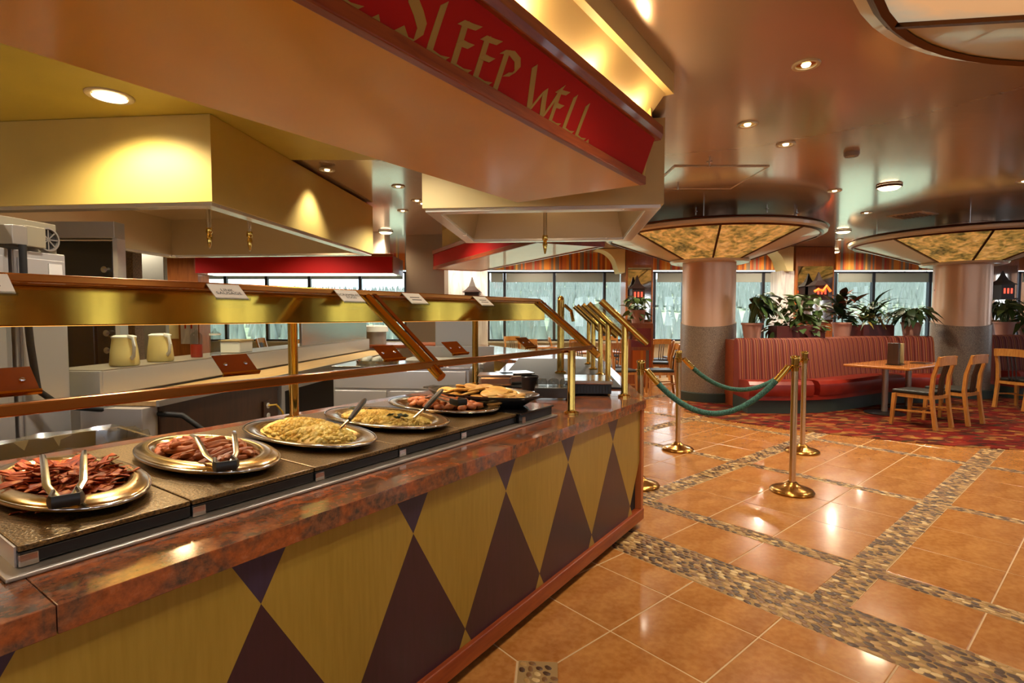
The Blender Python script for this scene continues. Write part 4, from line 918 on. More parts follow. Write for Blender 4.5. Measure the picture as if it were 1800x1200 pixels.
# tall steel cabinet at the left with refrigeration unit, hose and dark oven
cs_, cp_ = KF.l((-2.58, 3.13))
tc = thing('steel_cabinet', 'tall stainless cabinet carrying a refrigeration unit', 'cabinet', KF.w(cs_, cp_, 0), KF.rz)
for a, b in ((-.3, 0), (-.95, -.32)): MB().box(a, b, 0, .7, .05, 1.8).build('body', MT['steel'], tc, False, .006)
for a, b in ((-.28, -.02), (-.93, -.36)): MB().box(a, b, -.014, 0, .1, 1.76).build('door', MT['steel'], tc, False, .004)
MB().box(-.12, -.04, -.02, -.014, 1.55, 1.74).build('label_plate', MT['white'], tc, False)
MB().box(-.95, 0, .02, .68, 0, .05).build('plinth', MT['dark'], tc, False)
ru = thing('refrigeration_unit', 'grey refrigeration unit with round fan on the tall steel cabinet', 'refrigeration unit', KF.w(cs_, cp_, 1.8), KF.rz)
MB().box(-.9, -.02, .03, .5, .001, .17).build('housing', MT['fan'], ru, False, .004)
MB().box(-.26, -.14, -.03, .03, .02, .13).build('control_box', MT['fan'], ru, False, .004)
MB().box(-.34, -.26, -.05, .03, .02, .12).build('junction_box', MT['steel_d'], ru, False, .004)
fg = MB().lathe([(.062, 0), (.066, .015), (.058, .015), (.056, .0)], 24, cap=False).build('fan_ring', MT['steel_d'], ru); fg.matrix_local = Matrix.Translation((-.08, .03, .078)) @ Matrix.Rotation(R(90), 4, 'X')
MB().lathe([(0, .002), (.056, .002)], 24, cap=False).build('fan_disc', MT['dark'], fg)
for k in range(4): MB().box(-.056, .056, -.003, .003, .009, .012).build('guard_wire', MT['steel_d'], fg, False).rotation_euler = (0, 0, R(45 * k))
hq = lambda s, p, z: KF.w(cs_ + s, cp_ + p, z)
o = MB().tube([hq(-.3, -.06, 1.82), hq(-.3, -.06, 1.6), hq(-.28, -.06, 1.3), hq(-.25, -.06, 1.05), hq(-.15, -.09, .95), hq(.1, -.62, .86), hq(.16, -.8, .7), hq(.16, -.84, .02)], .017, 10).build('supply_hose', MT['rubber'], None); tag(o, 'dark braided supply hose hanging down the tall steel cabinet', 'hose')
ov = thing('wall_oven', 'black oven with chrome knobs between steel cabinet and brown wall', 'oven', Vector((-3.98, 4.7, 0)))
MB().box(-.55, .52, 0, .1, .05, 2.1).build('body', MT['oven'], ov, False, .01)
MB().box(.52, .56, 0, .1, .05, 2.12).build('steel_edge', MT['steel'], ov, False)
MB().box(-.5, .35, -.02, 0, .9, 1.5).build('door', MT['oven'], ov, False, .01)
MB().box(-.6, .56, -.03, .1, 2.12, 2.26).build('steel_visor', MT['steel_d'], ov, False, .004)
for z_ in (1.85, 1.68, 1.3, 1.15): MB().lathe([(.03, 0), (.028, .03), (0, .032)], 14, cap=False).build('knob', MT['chrome'], ov).matrix_local = Matrix.Translation((.46, 0, z_)) @ Matrix.Rotation(R(90), 4, 'X')
d_ = struct(MB().box(D(237, 500, 9.5).x, D(289, 500, 9.5).x, 9.5, 9.6, 0, 2.7).build('door_1', MT['greydoor'], None, False, .01))
MB().lathe([(.03, 0), (.03, .06), (0, .07)], 12, (D(284, 500, 9.5).x, 9.44, 1.0)).build('door_handle', MT['chrome'], d_)
pw_ = thing('pillar', 'orange wood pillar with cream board and poster behind the kitchen', 'pillar', (D(316, 500, 10.6).x, 10.6, 0))
MB().box(-.33, .36, 0, .4, 0, CEIL - .002).build('casing', MT['pillar'], pw_, False, .01); MB().box(-.28, -.05, -.015, 0, 1.0, 2.1).build('cream_board', MT['cream'], pw_, False); MB().box(.0, .33, -.015, 0, .9, 2.1).build('poster', MT['marble'], pw_, False)
for q in (.08, .2): MB().box(q, q + .03, -.02, -.015, 1.2, 2.0).build('red_stripe', MT['red'], pw_, False)
# things on the pass shelf
def shelf_pt(s, p, z=1.1265): return KF.w(ks0 + s, kp0 + p, z)
def pitcher(loc, lab, mat):
    t = thing('pitcher', lab, 'pitcher', loc)
    MB().lathe([(0, .001), (.078, .001), (.084, .012), (.076, .1), (.066, .17), (.07, .185), (.066, .185), (.06, .17), (.0, .165)], 24, cap=False).build('jug', MT[mat], t)
    MB().lathe([(0, .2), (.05, .198), (.07, .19), (.07, .183)], 24, cap=False).build('lid', MT['plastic_w'], t)
    MB().tube([(.05, -.03, .19), (.1, -.06, .18), (.115, -.07, .13), (.1, -.055, .07), (.075, -.04, .05)], .009, 8, True, (1, 1.6)).build('handle', MT['plastic_w'], t)
pitcher(shelf_pt(.28, .1), 'pale yellow plastic pitcher with white lid at the shelf end', 'plastic_y')
pitcher(shelf_pt(.62, .12), 'deeper yellow pitcher between the first pitcher and the sauce bottle', 'plastic_y')
t = thing('sauce_bottle', 'clear squeeze bottle half full of red sauce', 'bottle', shelf_pt(1.0, .12))
MB().lathe([(0, .001), (.04, .001), (.042, .01), (.042, .1)], 18, cap=False).build('sauce', MT['ketchup'], t); MB().lathe([(.042, .1), (.042, .17), (.03, .19), (.012, .2), (.01, .22)], 18, cap=False).build('bottle', MT['clear'], t)
t = thing('sauce_bottle', 'clear empty squeeze bottle behind the red sauce', 'bottle', shelf_pt(1.2, .1)); MB().lathe([(0, .001), (.04, .001), (.042, .17), (.03, .19), (.012, .2), (.01, .22)], 18, cap=False).build('bottle', MT['clear'], t); MB().lathe([(.044, .165), (.044, .18)], 18, cap=False).build('band', MT['plastic_w'], t)
t = thing('storage_box', 'clear storage box with tan lid on the pass shelf', 'box', shelf_pt(1.55, .14), KF.rz); MB().box(-.1, .1, -.09, .09, .001, .1).build('box', MT['plastic_w'], t, False, .006); MB().box(-.11, .11, -.1, .1, .1, .115).build('lid', MT['tub'], t, False, .004)
# tub with plastic liner behind the bacon pan
tu = thing('bus_tub', 'tan tub lined with a crumpled clear bag behind the bacon pan', 'tub', CF.w(-2.72, 1.84, .55), CF.rz)
for q in ((-.36, .36, -.24, -.225), (-.36, .36, .225, .24), (-.36, -.345, -.225, .225), (.345, .36, -.225, .225), (-.36, .36, -.24, .24)):
    MB().box(*q, 0 if len(q) == 4 and q != (-.36, .36, -.24, .24) else -.012, .3 if q != (-.36, .36, -.24, .24) else 0).build('tub_wall' if q != (-.36, .36, -.24, .24) else 'tub_floor', MT['tub'], tu, False)
bg = MB(); rr = random.Random(2); n = 48; rings = []
for j, (r, z) in enumerate(((.3, .05), (.325, .2), (.34, .3), (.37, .318), (.385, .25), (.39, .18))):
    for k in range(n):
        t_ = 2 * math.pi * k / n; e = 4; sc_ = (abs(math.cos(t_)) ** e + abs(math.sin(t_)) ** e) ** (-1 / e); w_ = .008 * math.sin(k * 1.9 + j) + rr.uniform(-.002, .002)
        rings.append((r * sc_ * math.cos(t_) + w_, r * .66 * sc_ * math.sin(t_) + w_, z + .006 * math.sin(k * 1.3 + j * 2)))
bg.add(rings, [(j * n + k, j * n + (k + 1) % n, (j + 1) * n + (k + 1) % n, (j + 1) * n + k) for j in range(5) for k in range(n)]); bg.build('liner_bag', MT['bag'], tu, True, angle=25)
st_ = thing('tub_stand', 'steel trolley shelf carrying the lined tub', 'trolley', CF.w(-2.72, 1.84, 0), CF.rz); MB().box(-.38, .38, -.26, .26, .5, .537).build('shelf', MT['steel_d'], st_, False)
for a in (-.35, .35):
    for b in (-.23, .23): MB().box(a - .015, a + .015, b - .015, b + .015, 0, .5).build('leg', MT['steel_d'], st_, False)
# steel things around the second wing
wp = lambda x, y, z=.896: G(x, y, z)
cd = thing('utensil_caddy', 'dark grey utensil caddy with three clear pouches', 'caddy', wp(975, 700) + Vector((0, .1, 0)), -.05)
MB().box(-.13, .13, -.1, .1, 0, .07).build('box', MT['darkdish'], cd, False, .006)
for k in (-1, 0, 1): MB().lathe([(.034, .07), (.038, .1), (.03, .12), (.018, .125)], 12, (k * .08, 0, 0)).build('pouch', MT['clear'], cd)
rbx = thing('ribbed_tray', 'black ribbed tray with steel lid beside the guard post', 'tray', wp(1040, 693) + Vector((0, .12, 0)), -.08)
MB().box(-.17, .15, -.1, .28, 0, .07).build('tray', MT['black'], rbx, False, .005); MB().box(-.18, .16, -.11, .29, .07, .095).build('steel_lid', MT['chrome'], rbx, False, .005)
for k in range(14): MB().box(-.16 + k * .022, -.152 + k * .022, -.106, -.1, .008, .062).build('rib', MT['rubber'], rbx, False)
blk = thing('black_bin', 'black round bin beside the dark oval dish', 'bin', wp(932, 690) + Vector((0, .12, 0))); MB().lathe([(0, .001), (.055, .001), (.065, .1), (.058, .1), (.05, .01), (0, .01)], 20, cap=False).build('bin', MT['black'], blk); MB().lathe([(.06, .098), (.07, .104), (.064, .11)], 20, cap=False).build('rim', MT['black'], blk)
for i, (x, y, lab) in enumerate(((870, 668, 'crumpled steel wrapped pan beside the black bin'), (905, 664, 'shiny steel pan between the wrapped pan and black bin'))):
    t = thing('steel_pan', lab, 'pan', G(x, y + 14, .896) + Vector((0, .2, 0)), .3 * i); MB().box(-.13, .13, -.1, .1, 0, .08).build('pan', MT['chrome'], t, False, .02); MB().box(-.14, .14, -.11, .11, .08, .09).build('flange', MT['chrome'], t, False, .003)
wt_ = thing('griddle_table', 'dark topped steel griddle table under the cream hood', 'table', Vector((-.85, 5.7, 0)), KF.rz - R(90)); MB().box(-.45, .55, 0, .9, .1, .9).build('body', MT['steel_d'], wt_, False, .006); MB().box(-.46, .56, -.02, .92, .9, .95).build('griddle', MT['steel_d'], wt_, False, .004); MB().box(-.45, .55, .85, .9, .95, 1.08).build('splash', MT['steel'], wt_, False)
pp = MB().box(D(765, 600, 7.0).x, D(832, 600, 7.0).x, 7.0, 7.05, 0, 1.43).build('steel_partition', MT['steel'], None, False, .01); tag(pp, 'pale steel partition behind the brass bar', 'partition')
pier = struct(MB().box(D(714, 500, 10.9).x, D(781, 500, 10.9).x, 10.9, 11.6, 0, CEIL - .001).build('wall_pier', MT['speckle'], None, False))
wpn = MB().box(D(782, 500, 12.3).x, D(857, 500, 12.3).x, 12.3, 12.4, 0, 2.5).build('white_partition', MT['marble'], None, False, .01); tag(wpn, 'white partition wall beside the speckled pier', 'partition')
t = thing('stock_pot', 'steel stock pot draped with a white towel in the kitchen', 'pot', D(660, 606, 8.6) * 1.0); t.location.z = 1.0005
MB().lathe([(0, .001), (.17, .001), (.17, .28), (.18, .29), (.16, .29), (.0, .27)], 24, cap=False).build('pot', MT['steel_d'], t); MB().lathe([(0, .3), (.15, .3), (.2, .28), (.21, .2)], 14, cap=False).build('towel', MT['white'], t)
t = thing('prep_table', 'wooden prep table carrying the stock pot', 'table', (D(675, 606, 8.6).x, 8.7, 0)); MB().box(-.7, .9, -.35, .5, .95, 1.0).build('table_top', MT['redwood'], t, False, .006); MB().box(-.65, .85, -.3, .45, .05, .95).build('cabinet', MT['steel_d'], t, False)

# ================================================================== stanchions and ropes
def stanchion(x, y, lab, hgt=1.08):
    t = thing('rope_stanchion', lab, 'stanchion', (x, y, 0))
    MB().lathe([(0, .0), (.165, .0), (.17, .012), (.16, .025), (.13, .038), (.08, .05), (.05, .07), (.034, .085)], 32, cap=False).build('base', MT['base_brass'], t)
    MB().lathe([(.026, .07), (.026, hgt - .12)], 18).build('pole', MT['satin'], t)
    MB().lathe([(.03, hgt - .13), (.03, hgt - .03), (.036, hgt - .028), (.036, hgt - .012), (.03, hgt - .004), (0, hgt)], 18, cap=False).build('cap', MT['brass'], t)
    MB().lathe([(.032, hgt - .1), (.046, hgt - .095), (.046, hgt - .085), (.032, hgt - .08)], 18, cap=False).build('hook_ring', MT['brass'], t)
    return Vector((x, y, hgt - .09))
g1, g2, g3, g4 = G(1392, 864), G(1410, 794), G(1191, 790), G(1124, 853)
q1 = stanchion(g1.x, g1.y, 'brass stanchion standing alone in the middle of the tiles', 1.13); q2 = stanchion(g2.x, g2.y, 'brass stanchion nearest the booth plinth'); q3 = stanchion(g3.x, g3.y, 'brass stanchion on the pebble band by the round column'); q4 = stanchion(g4.x, g4.y, 'brass stanchion tucked against the buffet counter end')
def rope(a, b, sag, lab):
    t = thing('velvet_rope', lab, 'rope', ((a + b) / 2 - Vector((0, 0, sag))) * 1.0); o = Vector(t.location); pts = []
    d = (b - a).normalized(); a2, b2 = a + d * .05, b - d * .05
    for i in range(25):
        u_ = i / 24; p = a2.lerp(b2, u_); p.z -= sag * (1 - (2 * u_ - 1) ** 2); pts.append(p - o)
    MB().tube(pts[2:-2], .024, 12).build('cord', MT['rope'], t)
    for P_ in (pts[:3], pts[-3:]):
        MB().tube(P_, .026, 12).build('end_cap', MT['brass'], t)
    for P_, Q_ in ((a - o, pts[0]), (b - o, pts[-1])): MB().tube([P_ + (Q_ - P_) * .6, Q_], .011, 8).build('hook', MT['brass'], t)
rope(q4, q1, .38, 'green velvet rope between the counter stanchion and the lone stanchion'); rope(q3, q2, .33, 'green velvet rope between the column stanchion and the booth stanchion')

# ================================================================== booth, tables, chairs
def smooth_path(P, n=10):
    out = []
    for i in range(len(P) - 1):
        p0, p1, p2, p3 = [Vector((*P[max(0, min(len(P) - 1, i + k))], 0)) for k in (-1, 0, 1, 2)]
        for j in range(n):
            t = j / n; out.append(.5 * ((2 * p1) + (-p0 + p2) * t + (2 * p0 - 5 * p1 + 4 * p2 - p3) * t * t + (-p0 + 3 * p1 - 3 * p2 + p3) * t ** 3))
    out.append(Vector((*P[-1], 0))); return out
def sweep(path, prof, name, mat, parent, i0=0, i1=None, uv=False):
    """profile of (towards the sitter, z) swept along the plan path"""
    pts = path[i0:i1]; n = len(pts); m_ = len(prof); vs = []; L = [0]
    for i in range(n):
        d = (pts[min(i + 1, n - 1)] - pts[max(i - 1, 0)]).normalized(); nr = Vector((d.y, -d.x, 0))
        if i: L.append(L[-1] + (pts[i] - pts[i - 1]).length)
        for a, z in prof: vs.append(pts[i] + nr * a + Vector((0, 0, z)))
    mb = MB(); fs = [(i * m_ + k, i * m_ + (k + 1) % m_, (i + 1) * m_ + (k + 1) % m_, (i + 1) * m_ + k) for i in range(n - 1) for k in range(m_)]
    fs += [tuple(range(m_)), tuple(range((n - 1) * m_, n * m_))[::-1]]
    mb.add(vs, fs); o = mb.build(name, mat, parent, True, angle=35)
    if uv:
        ul = o.data.uv_layers.new(name='UVMap'); base = sum((p - q).length for p, q in zip(path[1:i0 + 1], path[:i0]))
        for lp in o.data.loops: ul.data[lp.index].uv = (base + L[lp.vertex_index // m_], o.data.vertices[lp.vertex_index].co.z)
    return o
PATH = smooth_path([(3.52, 8.36), (4.0, 8.34), (4.55, 8.42), (5.2, 8.75), (5.9, 9.15), (6.6, 9.3), (7.25, 9.22)])
def booth(path, lab, cuts):
    t = thing('corner_booth', lab, 'booth', (0, 0, .0065))
    sweep(path, [(.42, 0), (.42, .2), (-.2, .2), (-.2, 0)], 'plinth', MT['plinth'], t)
    sweep(path, [(.46, .2), (.46, .26), (-.2, .26), (-.2, .2)], 'seat_rail', MT['vinyl'], t)
    for a, b in cuts: sweep(path, [(.47, .26), (.49, .34), (.48, .43), (.44, .475), (.36, .485), (.02, .46), (.02, .26)], 'seat_cushion', MT['vinyl'], t, a, b)
    sweep(path, [(.06, .26), (.05, .46), (.0, .8), (-.03, 1.0), (-.06, 1.07), (-.12, 1.095), (-.18, 1.08), (-.2, 1.02), (-.2, .26)], 'backrest', MT['booth'], t, 0, None, True)
    sweep(path, [(-.205, 0), (-.205, 1.06), (-.62, 1.06), (-.62, 0)], 'planter_ledge', MT['redwood'], t)
    return t
booth(PATH, 'long curved booth with striped back and red vinyl seat behind the table', ((0, 18), (18, 40), (40, 61)))
P2 = smooth_path([(8.75, 9.75), (9.4, 9.8), (10.4, 9.9)]); booth(P2, 'striped booth continuing beyond the second round column', ((0, 21),))
def table(loc, rz, L, Wd, lab, zt=.72, cat='table'):
    t = thing('dining_table', lab, cat, loc, rz)
    MB().box(-L / 2, L / 2, -Wd / 2, Wd / 2, zt - .035, zt).build('table_top', MT['tablewood'], t, False, .01)
    for k in ((-L / 2 + .35, L / 2 - .35) if L > 1 else (0,)):
        MB().lathe([(.04, .03), (.04, zt - .05), (.12, zt - .04)], 16, (k, 0, 0), cap=False).build('pedestal', MT['steel_d'], t); MB().lathe([(0, 0), (.26, .0), (.26, .012), (.06, .035), (0, .035)], 24, (k, 0, 0), cap=False).build('foot', MT['black'], t)
    return t
TR = math.atan2(.55, .834); tcx, tcy = 5.86, 8.16
table((tcx, tcy, 0.006), TR, 1.5, .86, 'honey wood table with menu holder in front of the booth')
mh = thing('menu_holder', 'black menu holder with gold emblem standing on the table', 'menu holder', (5.72, 8.02, .7265), TR + .2); mh.scale = (1.35, 1.35, 1.3)
MB().box(-.1, .1, -.07, .07, 0, .01).build('base', MT['black'], mh, False); MB().box(-.085, .085, -.03, .03, .01, .24).build('menu_cards', MT['menu'], mh, False, .004); MB().box(.085, .13, -.06, .05, .01, .24).build('side_frame', MT['tub'], mh, False, .003); MB().box(-.14, -.09, -.05, .05, .01, .25).build('dark_card', MT['slat'], mh, False, .003)
MB().add([(-.04, -.031, .13), (.0, -.031, .11), (.035, -.031, .13), (.03, -.031, .17), (.01, -.031, .2), (.0, -.031, .165), (-.02, -.031, .15)], [tuple(range(7))]).build('gold_emblem', MT['gold'], mh, False)
MB().bar((-.1, -.035, .08), (.12, -.035, .08), .003, .003).build('wire', MT['black'], mh)
o = MB().box(-.14, .14, -.1, .1, 0, .012).build('place_menu', MT['slat'], None, False, .003); place(o, (6.25, 8.2, .7268), TR); tag(o, 'dark flat menu lying on the honey wood table', 'menu')
def make_chair():
    t = thing('dining_chair', 'x', 'chair')
    Wd = .2
    for s_ in (-1, 1):
        MB().tube([(s_ * Wd, .27, 0), (s_ * Wd, .24, .2), (s_ * Wd, .21, .46), (s_ * Wd, .225, .68), (s_ * Wd * .98, .29, .93)], [.027, .024, .026, .024, .02], 4, True, (1.1, 1.35)).build('rear_leg', MT['chairwood'], t, True, angle=30)
        MB().tube([(s_ * (Wd + .02), -.235, 0), (s_ * (Wd + .005), -.21, .42)], [.02, .028], 4, True, (1.2, 1.2)).build('front_leg', MT['chairwood'], t, True, angle=30)
        MB().bar((s_ * (Wd + .01), -.21, .2), (s_ * Wd, .22, .22), .014, .022).build('stretcher', MT['chairwood'], t, False)
        MB().bar((s_ * Wd, -.21, .405), (s_ * Wd, .21, .405), .018, .045).build('side_rail', MT['chairwood'], t, False)
    MB().bar((-Wd, -.21, .405), (Wd, -.21, .405), .018, .045).build('front_rail', MT['chairwood'], t, False); MB().bar((-Wd, .215, .405), (Wd, .215, .405), .018, .045).build('rear_rail', MT['chairwood'], t, False)
    MB().bar((-Wd, .0, .21), (Wd, .0, .21), .014, .02).build('cross_stretcher', MT['chairwood'], t, False)
    pts = [(-Wd - .02, .285, .87), (-.1, .305, .88), (.1, .305, .88), (Wd + .02, .285, .87)]
    MB().tube(pts, .7071, 4, True, (.02, .115)).build('top_rail', MT['chairwood'], t, True, angle=30)
    MB().box(-Wd - .02, Wd + .02, -.24, .2, .43, .475).build('seat', MT['cushion'], t, False, .015)
    for k in (-1, 0, 1): MB().tube([(k * .05, .215, .43), (k * .05, .235, .65), (k * .05, .28, .83)], .7071, 4, True, (.02, .01)).build('slat', MT['slat'], t, False)
    return t
ch = make_chair(); used = [0]
def chair(x, y, face, lab, group=None, z=0.0):
    """face: the direction the sitter looks, as a plan vector"""
    rz = math.atan2(face[1], face[0]) + R(90)
    if not used[0]: used[0] = 1; place(ch, (x, y, z), rz); o = ch; o['label'] = lab
    else: o = dup(ch, (x, y, z), rz, lab)
    if group: o['group'] = group
    elif 'group' in o: del o['group']
    return o
chair(5.38, 7.05, (-.47, .88), 'honey wood chair standing clear of the table on the red carpet', None, .006)
chair(6.02, 7.32, (-.47, .88), 'honey wood chair tucked between the first chair and the column', None, .006)
chair(7.95, 8.35, (.95, .25), 'honey wood chair turned away beside the second round column', None, .006)
g_ = 'chairs in the far dining area'
for x, y, f in ((2.0, 9.9, (1, .2)), (3.15, 11.5, (-1, .3)), (2.75, 9.9, (-1, .1)), (1.95, 10.55, (-.2, 1)), (2.62, 12.2, (0, 1)), (3.3, 12.3, (-.2, 1)), (3.9, 12.9, (-1, 0)), (1.55, 12.0, (.3, 1)), (2.5, 13.55, (0, -1)), (3.2, 13.6, (0, -1)), (1.2, 13.2, (1, 0)), (.4, 12.3, (.2, 1)), (.1, 13.4, (.4, -1)), (1.45, 10.4, (.5, -1))):
    chair(x, y, f, 'honey wood chair among the far window tables', g_)
for x, y, f in ((-5.6, 12.6, (1, 0)), (-4.7, 13.3, (0, -1)), (-3.9, 12.4, (-1, .3)), (-4.6, 11.9, (0, 1)), (-2.9, 12.9, (1, 0))): chair(x, y, f, 'honey wood chair by the windows behind the kitchen', 'chairs behind the kitchen')
for x, y, lab in ((2.75, 12.55, 'wood table by the far windows near the mirrored pillar'), (.75, 13.0, 'wood table by the far windows in front of the white partition'), (1.75, 11.2, 'wood table nearest the second wing of the buffet'), (-4.7, 12.6, 'wood table by the windows behind the kitchen')): table((x, y, 0), .1, .85, .85, lab)
bd = thing('booth_divider', 'orange wood booth divider with striped panel and plant on top', 'divider', (2.62, 11.0, 0)); MB().box(-.25, .25, -.06, .3, 0, 1.3).build('frame', MT['pillar'], bd, False, .01); MB().box(-.2, .2, -.075, -.06, .25, .75).build('striped_panel', MT['valance'], bd, False); MB().box(-.2, .2, -.075, -.06, .82, 1.2).build('upper_panel', MT['vinyl'], bd, False)

# ================================================================== plants
def leaf_mesh(name, L, w, bend, mat, n=6):
    vs = []; 
    for i in range(n + 1):
        t = i / n; ww = w * math.sin(math.pi * (t ** .75) * .97 + .03); x = L * t; z = -bend * t * t * L
        vs += [(x, -ww, z + .18 * ww), (x, 0, z), (x, ww, z + .18 * ww)]
    fs = []
    for i in range(n):
        a = i * 3; fs += [(a, a + 1, a + 4, a + 3), (a + 1, a + 2, a + 5, a + 4)]
    o = MB().add(vs, fs).build(name, mat, None, True, angle=60); d = o.data; bpy.data.objects.remove(o); return d
LM = {'lily': leaf_mesh('leaf', .26, .045, .5, MT['leaf_d']), 'lily2': leaf_mesh('leaf', .2, .04, .3, MT['leaf_m']), 'croton': leaf_mesh('leaf', .24, .05, .3, MT['leaf_r']), 'crotond': leaf_mesh('leaf', .24, .05, .4, MT['leaf_d']), 'strap': leaf_mesh('leaf', .42, .022, .9, MT['leaf_d']), 'ivy': leaf_mesh('leaf', .12, .045, .4, MT['leaf_m']), 'yel': leaf_mesh('leaf', .22, .02, .8, MT['leaf_y'])}
rl = random.Random(21)
def pot(t, kind):
    if kind == 'round': MB().lathe([(0, .001), (.12, .001), (.155, .24), (.17, .24), (.17, .27), (.15, .27), (.14, .24), (0, .235)], 24, cap=False).build('pot', MT['terra'], t); MB().lathe([(0, .245), (.14, .245)], 16, cap=False).build('soil', MT['soil'], t); return .24
    MB().box(-.42, .42, -.13, .13, .001, .22).build('planter_box', MT['wine'], t, False, .008); MB().box(-.39, .39, -.11, .11, .21, .225).build('soil', MT['soil'], t, False); return .22
def plant(xp, Y, z, kind, lab, style, pw=0, n=34, h=.45, aim=None):
    X = (xp - 900) / F_PX * Y; t = thing('potted_plant', lab, 'plant', (X, Y, z), 0 if kind == 'round' else pw)
    zt = pot(t, kind); spread = .05 if kind == 'round' else .36
    for k in range(n):
        a = rl.uniform(0, 6.283) if aim is None else rl.uniform(*aim); bx, by = (rl.uniform(-spread, spread), rl.uniform(-.06, .06))
        if style == 'stem':      # leaves on arching stalks
            r = rl.uniform(.05, .24); hh = h * rl.uniform(.5, 1.0); tip = (bx + r * math.cos(a), by + r * math.sin(a), zt + hh)
            MB().tube([(bx, by, zt), (bx + r * .4 * math.cos(a), by + r * .4 * math.sin(a), zt + hh * .6), tip], .006, 5).build('stalk', MT['leaf_m'], t)
            inst_m, rot, loc = LM[rl.choice(['lily', 'lily', 'lily2'])], (rl.uniform(-.3, .3), rl.uniform(-.2, .7), a + rl.uniform(-.5, .5)), tip
        elif style == 'croton':
            lv = rl.random(); hh = h * (.15 + .85 * lv); cxo = rl.choice((-.16, .0, .16)); loc = (bx + cxo * lv, by, zt + hh * (.75 if cxo else 1)); inst_m, rot = LM[rl.choice(['croton', 'crotond', 'crotond'])], (rl.uniform(-.3, .3), rl.uniform(-1.1, .1), a)
        elif style == 'strap':
            if k % 3 == 0: inst_m = LM['strap']; loc = (bx * .3, by, zt + rl.uniform(.1, .35)); rot = (0, rl.uniform(-1.3, -.3), a)
            elif k % 3 == 1: inst_m = LM['yel']; loc = (bx, by, zt + rl.uniform(.0, .15)); rot = (0, rl.uniform(-1.2, 0), a)
            else: inst_m = LM['lily2']; loc = (bx, by, zt + rl.uniform(.05, .25)); rot = (0, rl.uniform(-.9, .2), a)
        else:
            r = rl.uniform(.03, .2); inst_m = LM[rl.choice(['ivy', 'ivy', 'lily2'])]; loc = (bx * 1.1 + r * math.cos(a), by + r * .6 * math.sin(a), zt + rl.uniform(-.12, h)); rot = (rl.uniform(-.6, .6), rl.uniform(-.6, .9), a)
        o = bpy.data.objects.new('leaf', inst_m); COL.objects.link(o); o.parent = t; o.location = loc; o.rotation_euler = rot; q = rl.uniform(.95, 1.35); o.scale = (q, q, q)
    MB().tube([(0, 0, zt - .02), (0, 0, zt + h * .45)], .012, 6).build('stem', MT['leaf_m'], t)
LZ2 = 1.067
def ledge_y(xp):
    best = min(range(len(PATH)), key=lambda i: abs(900 + F_PX * PATH[i].x / (PATH[i].y + .4) - xp)); return PATH[best].y + .42
plant(1322, ledge_y(1322) - .06, LZ2, 'round', 'tall stalked leafy plant in pink pot nearest the round column', 'stem', n=46, h=.5, aim=(-1.45, 1.2))
plant(1400, ledge_y(1400), LZ2, 'box', 'bushy small leaved plant in a long wine planter', 'bush', .1, 170, .5)
plant(1480, ledge_y(1480), LZ2, 'round', 'red and green croton plant in a pink pot', 'croton', n=60, h=.5)
plant(1533, ledge_y(1533), LZ2, 'box', 'strappy dracaena and yellow leaves in a wine planter', 'strap', .4, 100, .5)
plant(1602, ledge_y(1602), LZ2, 'round', 'low spreading leafy plant in pink pot at the booth end', 'stem', n=50, h=.3)
plant(1765, 10.25, LZ2, 'round', 'upright leafy plant in pink pot beyond the second column', 'stem', n=50, h=.48)
plant(1806, 10.25, LZ2, 'round', 'dark leafy plant beside the upright plant past the column', 'bush', n=80, h=.4)
plant(1121, 11.1, 1.3005, 'round', 'dark leafy plant on the orange booth divider', 'bush', n=70, h=.3)
MB_pot = None

# ================================================================== ceiling fittings and lamps
def downlight(xp=None, yp=None, loc=None, r=.078, power=60, ang=95, lab='', lit=True, z=CEIL, color=(1, .84, .62), grp='recessed downlights in the brown ceiling'):
    p = G(xp, yp, z) if loc is None else Vector((*loc, z))
    t = thing('downlight', lab or 'small recessed downlight with pale trim ring in the brown ceiling', 'downlight', (p.x, p.y, z - .03), 0, grp)
    MB().lathe([(r * .78, .028), (r * .8, .02), (r * 1.05, .018), (r * 1.1, .024), (r * 1.1, .0295)], 24, cap=False).build('trim_ring', MT['ivory'], t)
    MB().lathe([(0, .0285), (r * .79, .0285)], 20, cap=False).build('reflector', MT['brass'], t)
    if lit: MB().lathe([(0, .016), (r * .3, .017), (r * .38, .0285)], 16, cap=False).build('bulb', MT['lamp'], t)
    if power: lamp('downlight_glow', (p.x, p.y, z - .06), power, color, 'SPOT', .05, ang, .7)
    return t
for x, y in ((1417, 113), (1314, 218)): downlight(x, y, power=90)
KG = 'recessed downlights over the kitchen'
t = downlight(193, 168, r=.14, power=0, lab='large bright recessed downlight in the yellow kitchen ceiling', z=CEIL - .03, grp=None)
MB().lathe([(0, .012), (.108, .014)], 24, cap=False).build('lens', MT['lamp'], t)
p = G(193, 168, CEIL - .03); lamp('downlight_glow', (p.x, p.y, CEIL - .09), 130, (1, .8, .45), 'SPOT', .08, 150, .6)
for x, y in ((575, 298), (700, 327), (733, 352), (708, 370)): downlight(x, y, power=70 if x != 700 else 0, lab='small added downlight in the ceiling above the kitchen', z=CEIL - .03 if y < 300 else CEIL, grp=KG)
def dome(x, y, lab, pw=60, r=.13):
    p = G(x, y, CEIL); t = thing('dome_light', lab, 'ceiling light', (p.x, p.y, CEIL - .06)); MB().lathe([(0, 0), (r * .7, .01), (r * .95, .035), (r, .059)], 24, cap=False).build('diffuser', MT['lamp'], t); MB().lathe([(r, .03), (r * 1.08, .04), (r * 1.08, .0595)], 24, cap=False).build('rim', MT['bronze_d'], t)
    lamp('dome_glow', (p.x, p.y, CEIL - .1), pw, (1, .78, .5), 'SPOT', .12, 150, .8)
